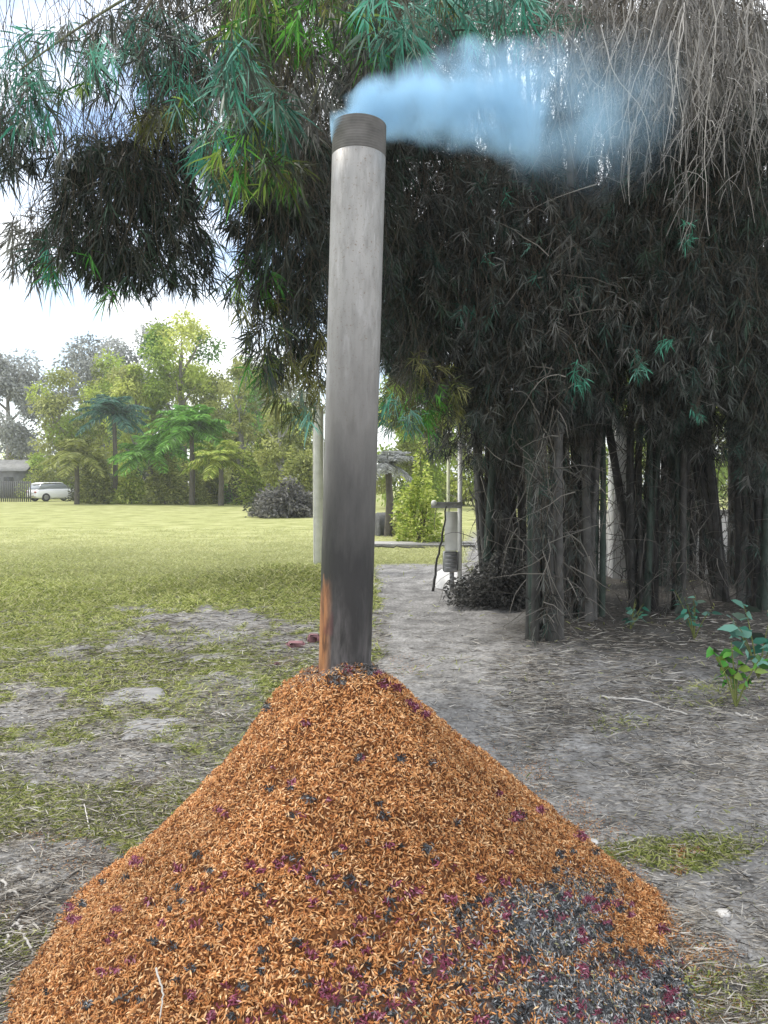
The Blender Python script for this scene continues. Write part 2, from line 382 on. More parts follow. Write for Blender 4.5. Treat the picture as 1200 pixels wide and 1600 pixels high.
# pale flour of ash just round the pipe
ra = np.hypot(hx-PX, hy-PY); k = R.uniform(size=n) < (1-sm(.09, .17, ra))*.6
hc[k] = np.array([.2, .17, .15])*R.uniform(.5, 1.4, (int(k.sum()), 1))
mb = MB(); v, f, c = flakes(hp, pn, hc, .0150, .0037, .0023, .75); mb.add(v, f, c)
child(tag(mb.build('husk_layer', M_husk), kind='stuff'), pile)

# husks spilt on the ground
def on_ground(n, reg):
    o = []
    for (u, v, ru, rv, q) in reg:
        a = R.uniform(0, 2*PI, q); r = np.sqrt(R.uniform(0, 1, q))*R.uniform(.6, 1, q)
        p0 = np.array([G(u+ru*math.cos(x)*y, v+rv*math.sin(x)*y) for x, y in zip(a, r)]); o.append(p0)
    p = np.concatenate(o); p[:, 2] = relief(p[:, 0], p[:, 1])+.003; return p
sp = on_ground(0, [(1070, 1330, 34, 14, 900), (1060, 1355, 18, 16, 300), (40, 1305, 38, 7, 500), (10, 1430, 30, 18, 900), (1080, 1500, 90, 50, 1600), (830, 1230, 40, 60, 500), (900, 1300, 40, 60, 700), (980, 1400, 50, 60, 1400), (1050, 1480, 50, 60, 1600), (240, 1250, 50, 60, 400), (150, 1370, 50, 60, 500), (70, 1480, 60, 60, 900), (1130, 1580, 90, 40, 1300), (100, 1330, 60, 60, 400),
                   (330, 1100, 80, 60, 400), (620, 1040, 70, 25, 400), (800, 1190, 110, 60, 500), (950, 1330, 60, 60, 500), (440, 1035, 36, 12, 500), (1010, 1440, 60, 60, 1200)])
q = len(sp); sc_ = base[R.integers(0, 6, q)]*.9; k = R.uniform(size=q) < .3; sc_[k] = ashp[R.integers(0, 6, int(k.sum()))]
mb = MB(); v, f, c = flakes(sp, np.tile([0, 0, 1.], (q, 1)), sc_, .0105, .0036, .002, .3); mb.add(v, f, c)
tag(mb.build('spilt_husks', M_husk), label='loose rice husks spilt over the bare ground', kind='stuff')

# ------------------------------------------------------------------ chimney pipe
TOP = P(562, 197, 2.2)
BOT = np.array([PX, PY, PH-.14]); axis = TOP-BOT; LEN = float(np.linalg.norm(axis))
pipe = thing('chimney_pipe', 'tall grey galvanised steel pipe with threaded top and soot-blackened foot standing in the husk pile', 'chimney pipe', loc=tuple(BOT))
az = axis/LEN; axx = np.cross([0, 1, 0], az); axx /= np.linalg.norm(axx); ayy = np.cross(az, axx)
pipe.rotation_euler = Matrix(np.stack([axx, ayy, az], 1).tolist()).to_euler()
TH_L = .092
mb = MB(); ri = PIPE_R-.008
prof = [(PIPE_R, 0)]+[(PIPE_R, z) for z in np.linspace(.02, LEN-TH_L, 20)]+[(PIPE_R-.0025, LEN-TH_L+.002)]
prof += [(ri, LEN-TH_L+.002), (ri, 0)]
mb.lathe(prof, 96, close=True)
mp_ = bpy.data.materials.new('galvanised_steel'); mp_.use_nodes = True; N = mp_.node_tree.nodes; L = mp_.node_tree.links; b = N['Principled BSDF']
tc = N.new('ShaderNodeTexCoord'); sx = N.new('ShaderNodeSeparateXYZ'); L.new(tc.outputs['Object'], sx.inputs[0])
mpg = N.new('ShaderNodeMapping'); mpg.inputs['Scale'].default_value = (1, 1, .22); L.new(tc.outputs['Object'], mpg.inputs[0])
def noi2(sc, det=6, vec=None):
    n = N.new('ShaderNodeTexNoise'); n.inputs['Scale'].default_value = sc; n.inputs['Detail'].default_value = det; n.inputs['Roughness'].default_value = .6
    L.new(vec or mpg.outputs[0], n.inputs['Vector']); return n.outputs[0]
def mth(op, a, bb, cl=False):
    n = N.new('ShaderNodeMath'); n.operation = op; n.use_clamp = cl
    for i, q in enumerate((a, bb)):
        if isinstance(q, (int, float)): n.inputs[i].default_value = q
        else: L.new(q, n.inputs[i])
    return n.outputs[0]
def mr(src, a, b_, c_=0., d=1.):
    n = N.new('ShaderNodeMapRange'); n.inputs[1].default_value = a; n.inputs[2].default_value = b_; n.inputs[3].default_value = c_; n.inputs[4].default_value = d
    L.new(src, n.inputs[0]); return n.outputs[0]
def mixc(fac, a, bb, bt='MIX'):
    n = N.new('ShaderNodeMix'); n.data_type = 'RGBA'; n.blend_type = bt
    if isinstance(fac, (int, float)): n.inputs[0].default_value = fac
    else: L.new(fac, n.inputs[0])
    for i, q in ((6, a), (7, bb)):
        if isinstance(q, tuple): n.inputs[i].default_value = (*q, 1)
        else: L.new(q, n.inputs[i])
    return n.outputs[2]
big = noi2(9); fine = noi2(60); Z = sx.outputs[2]
zz = mth('ADD', Z, mr(big, .3, .7, -.16, .16))
steel = mixc(mr(big, .35, .68), (.34, .328, .31), (.22, .214, .20))
steel = mixc(mr(fine, .45, .75, 0, .6), steel, (.15, .143, .135))
steel = mixc(mr(noi2(150, 4, tc.outputs['Object']), .60, .68, 0, .7), steel, (.16, .10, .06))
steel = mixc(mr(noi2(26, 8), .56, .64, 0, .5), steel, (.42, .41, .40))
brown = mixc(mr(zz, .80, 1.25, .9, 0.), steel, (.135, .127, .118))       # heat-darkened middle
soot = mixc(mr(zz, .42, .84, .97, 0.), brown, (.018, .017, .017))         # sooty foot
grey = mixc(mth('MULTIPLY', mr(zz, .16, .34, .9, 0.), mr(fine, .35, .6)), soot, (.12, .11, .11))
rustf = mth('MULTIPLY', mth('MULTIPLY', mr(sx.outputs[0], -.036, -.060), mr(zz, .33, .27)), mr(Z, .05, .12))
rust = mixc(mth('MULTIPLY', rustf, mr(fine, .25, .5, .5, 1)), grey, mixc(mr(fine, .4, .6), (.15, .055, .022), (.36, .16, .065)))
pinkf = mth('MULTIPLY', mth('MULTIPLY', mr(sx.outputs[0], -.030, -.040), mr(sx.outputs[1], -.02, -.04)), mth('MULTIPLY', mr(Z, .30, .29), mr(Z, .22, .23)))
rust = mixc(mth('MULTIPLY', pinkf, mr(big, .40, .62, 0, .8)), rust, (.16, .035, .05))
L.new(rust, b.inputs['Base Color'])
L.new(mr(fine, .3, .7, .42, .62), b.inputs['Roughness'])
L.new(mth('MULTIPLY', mr(zz, .3, 1.0, .05, .3), mth('SUBTRACT', 1, rustf)), b.inputs['Metallic'])
bp = N.new('ShaderNodeBump'); bp.inputs['Strength'].default_value = .35; bp.inputs['Distance'].default_value = .004; L.new(fine, bp.inputs['Height']); L.new(bp.outputs[0], b.inputs['Normal'])
mb.build('pipe_body', mp_, pipe, smooth=False)
for p_ in bpy.data.objects['pipe_body'].data.polygons: p_.use_smooth = True
NT = 12; pit = TH_L/NT; pr = [(PIPE_R-.0056, LEN-TH_L+.0021)]
for k in range(NT):
    z0 = LEN-TH_L+.002+k*pit; tp = .0008*k/NT
    pr += [(PIPE_R-.0056-tp, z0+pit*.08), (PIPE_R+.0004-tp, z0+pit*.48), (PIPE_R+.0004-tp, z0+pit*.6), (PIPE_R-.0056-tp, z0+pit*.99)]
pr += [(PIPE_R-.0058, LEN+.001), (ri, LEN+.001), (ri, LEN-TH_L+.0021)]
mb = MB(); mb.lathe(pr, 96, close=True)
M_thr = mat('thread_steel', (.19, .183, .175), .6, .3, noise=20, var=.3)
mb.build('threaded_end', M_thr, pipe)

# ------------------------------------------------------------------ smoke
sm_pts = [(562, 188, .075, 0), (590, 172, .09, .02), (640, 158, .125, .05), (700, 162, .165, .08), (785, 165, .17, .12), (860, 180, .24, .18), (930, 185, .28, .26), (1010, 178, .28, .35), (1070, 178, .22, .4)]
sp3 = np.array([P(a, b_, 2.2+d) for a, b_, r_, d in sm_pts])
from_x = sp3[:, 0].copy()
mb = MB(); pts = []; rad = []
for k in range(len(sp3)): pts.append(sp3[k]); rad.append(sm_pts[k][2]*1.12)
mb.tube([sp3[0]+np.array([-.085, 0, -.002])]+pts+[sp3[-1]+np.array([.12, .03, 0])], [.06]+rad+[.06], 24, caps=True)
ms = bpy.data.materials.new('smoke'); ms.use_nodes = True; N = ms.node_tree.nodes; L = ms.node_tree.links
N.remove(N['Principled BSDF']); pv = N.new('ShaderNodeVolumePrincipled'); L.new(pv.outputs[0], N['Material Output'].inputs['Volume'])
pv.inputs['Color'].default_value = (.52, .79, 1, 1); pv.inputs['Anisotropy'].default_value = .1
tc = N.new('ShaderNodeTexCoord'); 
wn = N.new('ShaderNodeTexNoise'); wn.inputs['Scale'].default_value = 5; wn.inputs['Detail'].default_value = 2; L.new(tc.outputs['Object'], wn.inputs['Vector'])
vm = N.new('ShaderNodeVectorMath'); vm.operation = 'MULTIPLY_ADD'; L.new(wn.outputs['Color'], vm.inputs[0]); vm.inputs[1].default_value = (.16, .16, .22); vm.inputs[2].default_value = (-.08, -.08, -.11)
va = N.new('ShaderNodeVectorMath'); va.operation = 'ADD'; L.new(tc.outputs['Object'], va.inputs[0]); L.new(vm.outputs[0], va.inputs[1])
sx = N.new('ShaderNodeSeparateXYZ'); L.new(va.outputs[0], sx.inputs[0])
x0, x1 = from_x[0]-.05, from_x[-1]+.1
tt = mr(sx.outputs[0], x0, x1)
def curve(vals, lo, hi):
    r = N.new('ShaderNodeFloatCurve'); c_ = r.mapping.curves[0]; r.mapping.use_clip = False
    xs = [(x-x0)/(x1-x0) for x, _ in vals]; ys = [(y-lo)/(hi-lo) for _, y in vals]
    c_.points[0].location = (xs[0], ys[0]); c_.points[1].location = (xs[-1], ys[-1])
    for a, b_ in list(zip(xs, ys))[1:-1]: c_.points.new(a, b_)
    for p9 in c_.points: p9.handle_type = 'VECTOR'
    r.mapping.update(); L.new(tt, r.inputs['Value']); return mr(r.outputs[0], 0, 1, lo, hi)
cz = curve(list(zip(from_x, sp3[:, 2])), sp3[:, 2].min()-.05, sp3[:, 2].max()+.05)
cyv = curve(list(zip(from_x, sp3[:, 1])), 2.1, 2.8)
cr = curve(list(zip(from_x, [a[2] for a in sm_pts])), 0, .4)
dens = curve(list(zip(from_x, [60, 60, 54, 34, 24, 3.2, 1.5, .7, 0])), 0, 40)
dz = mth('SUBTRACT', sx.outputs[2], cz); dy = mth('SUBTRACT', sx.outputs[1], cyv)
rr = mth('DIVIDE', mth('SQRT', mth('ADD', mth('MULTIPLY', dz, dz), mth('MULTIPLY', dy, dy)), 0), cr)
body = mth('POWER', mth('SUBTRACT', 1.0, rr, True), 1.5)
n3 = N.new('ShaderNodeTexNoise'); n3.inputs['Scale'].default_value = 6.5; n3.inputs['Detail'].default_value = 4; L.new(tc.outputs['Object'], n3.inputs['Vector'])
L.new(mth('MULTIPLY', mth('MULTIPLY', body, dens), mr(n3.outputs[0], .36, .62, .12, 1.9)), pv.inputs['Density'])
tag(mb.build('smoke_plume', ms), label='pale blue smoke drifting right from the chimney top', kind='stuff')
ms.cycles.volume_step_rate = 1.0

# ------------------------------------------------------------------ leaves
PAL = {
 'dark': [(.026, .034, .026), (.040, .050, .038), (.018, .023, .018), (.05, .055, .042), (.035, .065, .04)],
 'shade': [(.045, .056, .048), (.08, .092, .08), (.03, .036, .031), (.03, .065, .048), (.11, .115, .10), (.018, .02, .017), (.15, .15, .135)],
 'teal': [(.05, .22, .15), (.08, .30, .20), (.04, .14, .10), (.18, .38, .30), (.05, .065, .05), (.12, .18, .13)],
 'green': [(.06, .24, .03), (.11, .32, .04), (.04, .13, .02), (.22, .32, .06), (.05, .06, .035)],
 'olive': [(.13, .145, .035), (.18, .18, .05), (.08, .10, .03), (.24, .24, .09), (.06, .065, .04)],
 'dry': [(.20, .19, .17), (.13, .12, .105), (.30, .28, .25), (.09, .085, .075)],
 'grey': [(.10, .10, .09), (.15, .15, .13), (.07, .075, .065), (.20, .20, .18)],
}
def leaves(mb, base, d, Lg, Wd, col, droop=.25):
    n = len(base); d = d/np.linalg.norm(d, axis=1)[:, None]
    rn = R.normal(size=(n, 3)); s = np.cross(d, rn); s /= np.linalg.norm(s, axis=1)[:, None]; nn = np.cross(s, d)
    Lg = Lg[:, None]; Wd = Wd[:, None]; g = np.array([0, 0, -1.])
    m1 = base+d*Lg*.3+g*Lg*droop*.09; m2 = base+d*Lg*.65+g*Lg*droop*.42; tp = base+d*Lg*.95+g*Lg*droop
    v = np.stack([base, m1-s*Wd/2+nn*Wd*.15, m1+s*Wd/2+nn*Wd*.15, m2-s*Wd*.36, m2+s*Wd*.36, tp], 1).reshape(-1, 3)
    i = np.arange(n)[:, None]*6; c = np.repeat(col, 6, axis=0)
    k0 = mb.n
    mb.add(v, i+np.array([[1, 2, 4, 3]]), c)
    t = np.concatenate([i+np.array([[0, 2, 1]]), i+np.array([[3, 4, 5]])])
    mb.l.append((t+k0).ravel()); mb.t.append(np.full(len(t), 3)); mb.m.append(np.full(len(t), 0))
def tufts(mbl, mbt, cen, main, pal, k=8, Lm=.19, Wm=.017, spread=.6, twig=.35, tcol=(.09, .075, .055), droop=.25, wcol=None):
    """leaf fans at the ends of hanging twigs"""
    n = len(cen); main = main/np.linalg.norm(main, axis=1)[:, None]
    cols = np.array(pal)[R.integers(0, len(pal), n)]*R.uniform(.75, 1.3, (n, 1))
    B = np.repeat(cen, k, 0)-np.repeat(main, k, 0)*R.uniform(0, .10, (n*k, 1)); D = np.repeat(main, k, 0)+R.normal(size=(n*k, 3))*spread
    Lg = Lm*R.uniform(.55, 1.15, n*k); Wd = Wm*R.uniform(.6, 1.2, n*k)
    leaves(mbl, B, D, Lg, Wd, np.clip(np.repeat(cols, k, 0)*R.uniform(.7, 1.35, (n*k, 1)), 0, .8), droop)
    if twig:
        tw = twig*R.uniform(.5, 1.4, (n, 1)); up = -main+np.array([0, 0, .5])+R.normal(size=(n, 3))*.3; up /= np.linalg.norm(up, axis=1)[:, None]
        m1 = cen+up*tw*.5+R.normal(size=(n, 3))*.02; e = cen+up*tw+R.normal(size=(n, 3))*.05+np.array([0, 0, .04])
        s = np.cross(up, R.normal(size=(n, 3))); s /= np.linalg.norm(s, axis=1)[:, None]; t_ = np.cross(up, s); w0 = .0018
        v = np.stack([q+o*w0 for q in (cen, m1, e) for o in (s, -.5*s+.86*t_, -.5*s-.86*t_)], 1).reshape(-1, 3)
        i = np.arange(n)[:, None]*9
        f = np.concatenate([i+np.array([[a+j, a+(j+1) % 3, a+3+(j+1) % 3, a+3+j]]) for a in (0, 3) for j in range(3)])
        mbt.add(v, f, tcol)
def region(mbl, mbt, u, v, ru, rv, y0, y1, n, pal, out=.6, down=.8, k=8, Lm=.19, Wm=.017, spread=.55, twig=.35, edge=.5, **kw):
    """leaf fans filling a lump of canopy, drooping away from its middle"""
    a = R.uniform(0, 2*PI, n); r = R.uniform(0, 1, n)**edge
    Y = R.uniform(y0, y1, n); du = np.cos(a)*r; dv = np.sin(a)*r
    cen = np.array([P(u+ru*p, v+rv*q, y_) for p, q, y_ in zip(du, dv, Y)])
    main = np.stack([du*out, R.normal(size=n)*.35, -dv*out-down], -1)+R.normal(size=(n, 3))*.15
    tufts(mbl, mbt, cen, main, PAL[pal] if isinstance(pal, str) else pal, k, Lm, Wm, spread, twig, **kw)
def arc(p0, p1, p2, n=14):
    t = np.linspace(0, 1, n)[:, None]; return (1-t)**2*p0+2*t*(1-t)*p1+t*t*p2

# ------------------------------------------------------------------ bamboo clumps
CULMS = [(.06, .058, .052), (.085, .082, .075), (.04, .038, .035), (.05, .07, .055), (.10, .097, .09)]
def culm_path(b, lean, H, bend):
    t = np.linspace(0, 1, 16)[:, None]
    p = b+lean*t*H+np.array([0, 0, 1.])*t*H+bend*(t**2.4)*H*.35
    p[:, :2] += (np.sin(t[:, 0]*5+b[0]*9)*.02)[:, None]; return p
def clump(label, u, vb, rad_u, n, lean_px, foliage, r0=(.024, .052), seedcol=None, H=(5.2, 7), name='bamboo_clump', twigs=120, ztw=None):
    c = G(u, vb); t = thing(name, label, 'bamboo', 'bamboo clumps in a dark row along the track', loc=(c[0], c[1], float(relief(c[0], c[1]))))
    Y = c[1]; rad = rad_u/F*Y
    for k in range(int(n*1.45)):
        a = R.uniform(0, 2*PI); rr_ = 1.12*rad*math.sqrt(R.uniform()); b0 = np.array([c[0]+rr_*math.cos(a), Y+rr_*math.sin(a)*1.6, 0]); b0[2] = relief(b0[0], b0[1])-.05
        h = R.uniform(*H); ln = np.array([lean_px/F*Y/1.6+R.normal()*.045, R.normal()*.04, 0]); bd = np.array([R.normal()*.25, .12+R.normal()*.2, -.12])
        p = culm_path(b0, ln, h, bd); r_ = R.uniform(*r0)
        # node rings every ~35 cm
        q = np.linspace(0, 1, 60); pp = np.stack([np.interp(q*15, np.arange(16), p[:, i]) for i in range(3)], -1)
        rd = r_*(1-.6*q); rd = rd*(1+.12*(np.arange(60) % 4 == 0)); col = np.array(CULMS[R.integers(0, 5)])*(1-.35*(np.arange(60) % 4 == 0))[:, None]*R.uniform(.7, 1.2)
        m_ = MB(); m_.tube(pp, rd, 7, col); child(m_.build('culm', M_culm, smooth=True), t)
    foliage = list(foliage)+[fo(u+lean_px*.6, 770, rad_u*1.25, 120, Y-.5, Y+.5, int(rad_u*5), 'shade', k=9, Lm=.13, Wm=.009, spread=.9, out=.3, edge=.7), fo(u, vb-40, rad_u*1.3, 60, Y-.4, Y+.4, int(rad_u*2), 'shade', k=8, Lm=.12, Wm=.009, spread=.9)]
    # thin dead side twigs crowding the stems
    m_ = MB()
    for k in range(int(twigs*1.5)):
        y_ = Y+R.uniform(-.5, .5); z0 = R.uniform(.15, 3.6) if ztw is None else R.uniform(*ztw); x_ = c[0]+R.normal()*rad*1.15+lean_px/F*Y/1.6*z0
        ln = R.uniform(.15, .6); a = R.uniform(0, 2*PI); p0 = np.array([x_, y_, z0])
        pts = [p0]; d = np.array([math.cos(a)*.5, math.sin(a)*.4, R.uniform(-1.2, .5)]); d /= np.linalg.norm(d)
        for j in range(5): d = d+R.normal(size=3)*.18+np.array([0, 0, -.12]); d /= np.linalg.norm(d); pts.append(pts[-1]+d*ln/5)
        g_ = R.uniform(.05, .2) if R.uniform() < .96 else R.uniform(.2, .35); m_.tube(pts, np.linspace(.0055, .0018, 6), 3, (g_, g_*.92, g_*.8))
    child(tag(m_.build('dead_twigs', M_twig), kind='stuff'), t)
    if foliage:
        ml, mt = MB(), MB()
        for fa in foliage: region(ml, mt, *fa[0], **fa[1])
        child(ml.build('foliage', M_leaf), t); child(tag(mt.build('hanging_twigs', M_twig), kind='stuff'), t)
    return t
def fo(*a, **k): return (a, k)
K = dict(k=16, Lm=.125, Wm=.0085, spread=.85)
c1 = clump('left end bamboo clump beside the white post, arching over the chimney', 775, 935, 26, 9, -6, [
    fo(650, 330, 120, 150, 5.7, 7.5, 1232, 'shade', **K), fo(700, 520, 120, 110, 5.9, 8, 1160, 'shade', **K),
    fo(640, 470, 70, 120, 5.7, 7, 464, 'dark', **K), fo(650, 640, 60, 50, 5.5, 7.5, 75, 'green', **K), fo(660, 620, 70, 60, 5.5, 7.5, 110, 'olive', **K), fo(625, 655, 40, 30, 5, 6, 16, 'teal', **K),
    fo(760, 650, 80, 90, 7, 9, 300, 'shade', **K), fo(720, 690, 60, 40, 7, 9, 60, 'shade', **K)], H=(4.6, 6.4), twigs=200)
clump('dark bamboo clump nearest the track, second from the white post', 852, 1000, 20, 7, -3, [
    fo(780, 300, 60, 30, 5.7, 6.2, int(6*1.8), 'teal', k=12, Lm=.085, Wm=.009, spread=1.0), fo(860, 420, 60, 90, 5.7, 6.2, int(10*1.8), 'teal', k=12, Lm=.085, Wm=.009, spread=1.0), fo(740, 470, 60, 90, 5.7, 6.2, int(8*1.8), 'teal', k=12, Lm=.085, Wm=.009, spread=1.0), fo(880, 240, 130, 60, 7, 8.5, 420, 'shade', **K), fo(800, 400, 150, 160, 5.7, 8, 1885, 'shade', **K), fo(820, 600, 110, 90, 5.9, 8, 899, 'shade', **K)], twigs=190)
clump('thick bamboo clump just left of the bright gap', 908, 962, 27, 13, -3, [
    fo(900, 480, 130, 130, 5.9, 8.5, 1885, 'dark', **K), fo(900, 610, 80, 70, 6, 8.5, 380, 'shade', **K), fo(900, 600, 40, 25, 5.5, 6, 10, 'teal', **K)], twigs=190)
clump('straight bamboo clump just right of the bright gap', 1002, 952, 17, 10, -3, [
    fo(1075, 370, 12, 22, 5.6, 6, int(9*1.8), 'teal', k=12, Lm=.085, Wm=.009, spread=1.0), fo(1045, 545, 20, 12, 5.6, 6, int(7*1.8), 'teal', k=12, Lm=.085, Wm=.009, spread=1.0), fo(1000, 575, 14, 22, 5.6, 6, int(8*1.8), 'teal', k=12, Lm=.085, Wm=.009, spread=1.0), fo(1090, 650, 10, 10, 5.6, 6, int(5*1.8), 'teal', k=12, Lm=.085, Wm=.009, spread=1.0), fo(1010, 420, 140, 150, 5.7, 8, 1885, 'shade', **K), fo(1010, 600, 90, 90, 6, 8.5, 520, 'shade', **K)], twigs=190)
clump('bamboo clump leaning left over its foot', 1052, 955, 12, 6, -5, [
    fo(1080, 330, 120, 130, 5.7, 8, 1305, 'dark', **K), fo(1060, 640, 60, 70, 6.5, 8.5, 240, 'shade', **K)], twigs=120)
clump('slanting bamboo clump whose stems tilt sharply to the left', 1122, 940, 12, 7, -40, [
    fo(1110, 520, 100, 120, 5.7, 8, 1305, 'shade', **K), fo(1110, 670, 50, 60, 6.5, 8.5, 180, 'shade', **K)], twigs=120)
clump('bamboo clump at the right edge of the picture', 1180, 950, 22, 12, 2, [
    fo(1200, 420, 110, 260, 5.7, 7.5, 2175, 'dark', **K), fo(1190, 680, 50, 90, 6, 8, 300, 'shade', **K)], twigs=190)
clump('bamboo clump in the back row, left of the nearest clump', 812, 925, 24, 8, -4, [], twigs=90)
clump('bamboo clump in the back row, just left of the bright gap', 884, 915, 18, 7, -2, [], twigs=80)
clump('bamboo clump in the back row between the straight and the leaning clump', 1028, 915, 10, 6, 2, [], twigs=60)
clump('bamboo clump in the back row near the right edge', 1150, 918, 13, 7, 4, [], twigs=80)
# canopy roof of the clumps, mostly above the frame: built for its shade
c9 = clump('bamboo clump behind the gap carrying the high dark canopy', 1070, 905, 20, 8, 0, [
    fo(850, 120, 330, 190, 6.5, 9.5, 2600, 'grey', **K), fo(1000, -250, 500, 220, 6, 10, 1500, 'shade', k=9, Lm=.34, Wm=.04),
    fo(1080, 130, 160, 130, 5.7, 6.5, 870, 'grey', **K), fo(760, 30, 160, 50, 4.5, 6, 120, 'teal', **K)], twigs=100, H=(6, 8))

# dry pale twigs hanging at the upper right
t = thing('dry_bamboo_branch', 'bundle of bare pale dry twigs hanging down at the upper right', 'dry branch', loc=tuple(P(1050, -40, 4.2)))
m_ = MB()
for k in range(170):
    u0 = 850+350*R.uniform()**.7; Y = R.uniform(3.6, 5.2); v0 = R.uniform(-60, 60); ln = R.uniform(.5, 1.35)*(.6+.5*(u0-850)/350); p = P(u0, v0, Y); pts = [p]; d = np.array([R.normal()*.25, R.normal()*.15, -1.])
    for j in range(9):
        d = d+R.normal(size=3)*.13; d[2] -= .1; d /= np.linalg.norm(d); pts.append(pts[-1]+d*ln/9)
        if j % 3 == 1 and R.uniform() < .8:
            e = d+R.normal(size=3)*.7; e /= np.linalg.norm(e); l2 = R.uniform(.06, .2); g_ = R.uniform(.12, .4)
            m_.tube([pts[-1], pts[-1]+e*l2*.5, pts[-1]+e*l2+np.array([0, 0, -.03])], [.0018, .0015, .001], 3, (g_, g_*.95, g_*.88))
    g_ = R.uniform(.08, .3) if R.uniform() < .75 else R.uniform(.35, .5); m_.tube(pts, np.linspace(.0036, .0014, 10), 3, (g_, g_*.95, g_*.88))
child(tag(m_.build('twig_bundle', M_twig), kind='stuff'), t)
ml, mt = MB(), MB(); region(ml, mt, 1050, 70, 170, 110, 4.2, 6, 420, 'dry', k=6, Lm=.13, Wm=.012); region(ml, mt, 900, 60, 90, 70, 4.2, 5.5, 90, 'dry', k=6, Lm=.13, Wm=.012)
child(ml.build('dry_leaves', M_leaf), t); child(tag(mt.build('side_twigs', M_twig), kind='stuff'), t)
m_ = MB(); m_.tube(arc(P(1350, -300, 7), P(1150, -120, 5), P(860, -30, 4.4)), np.linspace(.03, .008, 14), 6, (.3, .28, .24)); child(m_.build('stem', M_culm, smooth=True), t)

# overhanging bamboo branches, left and centre
def branch(label, stem, regs, extra=()):
    o = thing('overhanging_branch', label, 'bamboo branch', 'green bamboo branches arching over the scene', loc=tuple(stem[0]))
    m_ = MB(); m_.tube(arc(*stem), np.linspace(.016, .004, 14), 6, (.13, .14, .07))
    for e in extra: m_.tube(arc(*e), np.linspace(.008, .002, 14), 5, (.12, .11, .07))
    child(m_.build('stem', M_culm, smooth=True), o)
    ml, mt = MB(), MB()
    for fa in regs: region(ml, mt, *fa[0], **fa[1])
    child(ml.build('foliage', M_leaf), o); child(tag(mt.build('side_twigs', M_twig), kind='stuff'), o); return o
B = dict(k=12, Lm=.15, Wm=.0095, spread=.62)
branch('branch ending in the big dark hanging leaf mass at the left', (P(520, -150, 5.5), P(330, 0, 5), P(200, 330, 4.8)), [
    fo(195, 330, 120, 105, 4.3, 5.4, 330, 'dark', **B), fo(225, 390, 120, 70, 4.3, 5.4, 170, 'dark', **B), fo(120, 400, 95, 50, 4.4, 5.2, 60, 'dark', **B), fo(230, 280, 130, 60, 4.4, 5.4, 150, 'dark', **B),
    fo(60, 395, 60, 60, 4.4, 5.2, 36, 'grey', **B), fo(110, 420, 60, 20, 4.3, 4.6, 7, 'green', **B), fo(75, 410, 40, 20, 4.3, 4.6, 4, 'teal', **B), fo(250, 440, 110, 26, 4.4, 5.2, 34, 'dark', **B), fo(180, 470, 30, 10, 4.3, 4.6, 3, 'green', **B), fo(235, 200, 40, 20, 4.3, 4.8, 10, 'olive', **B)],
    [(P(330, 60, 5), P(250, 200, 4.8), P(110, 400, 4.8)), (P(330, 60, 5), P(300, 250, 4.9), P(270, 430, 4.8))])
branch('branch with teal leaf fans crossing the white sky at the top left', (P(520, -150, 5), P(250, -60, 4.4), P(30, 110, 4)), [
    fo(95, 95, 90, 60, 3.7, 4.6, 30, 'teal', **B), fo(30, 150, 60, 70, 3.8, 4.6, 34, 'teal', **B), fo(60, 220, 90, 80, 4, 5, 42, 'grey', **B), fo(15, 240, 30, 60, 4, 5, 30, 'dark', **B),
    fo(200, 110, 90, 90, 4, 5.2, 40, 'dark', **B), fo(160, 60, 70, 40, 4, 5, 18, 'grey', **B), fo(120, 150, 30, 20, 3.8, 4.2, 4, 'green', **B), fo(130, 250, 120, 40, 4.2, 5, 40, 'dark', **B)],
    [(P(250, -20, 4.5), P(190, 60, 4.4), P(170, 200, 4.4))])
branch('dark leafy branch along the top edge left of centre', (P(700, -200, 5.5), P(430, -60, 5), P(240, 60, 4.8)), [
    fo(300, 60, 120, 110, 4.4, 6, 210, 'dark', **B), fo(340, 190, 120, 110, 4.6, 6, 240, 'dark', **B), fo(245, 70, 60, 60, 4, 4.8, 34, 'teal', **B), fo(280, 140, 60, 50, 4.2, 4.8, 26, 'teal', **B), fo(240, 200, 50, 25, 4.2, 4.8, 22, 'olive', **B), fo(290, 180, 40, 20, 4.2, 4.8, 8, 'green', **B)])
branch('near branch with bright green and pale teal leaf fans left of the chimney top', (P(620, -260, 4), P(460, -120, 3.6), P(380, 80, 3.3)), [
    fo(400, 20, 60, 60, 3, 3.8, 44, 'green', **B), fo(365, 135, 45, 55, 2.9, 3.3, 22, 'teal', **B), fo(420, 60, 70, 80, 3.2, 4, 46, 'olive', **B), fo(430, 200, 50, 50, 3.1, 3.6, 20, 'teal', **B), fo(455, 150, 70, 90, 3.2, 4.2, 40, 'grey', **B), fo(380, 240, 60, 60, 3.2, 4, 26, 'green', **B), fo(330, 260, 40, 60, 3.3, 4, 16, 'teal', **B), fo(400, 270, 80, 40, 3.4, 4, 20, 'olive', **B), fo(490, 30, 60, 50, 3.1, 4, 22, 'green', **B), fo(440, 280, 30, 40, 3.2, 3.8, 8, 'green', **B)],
    [(P(460, -60, 3.6), P(440, 80, 3.4), P(430, 250, 3.3)), (P(420, -20, 3.5), P(360, 80, 3.4), P(330, 240, 3.5))])
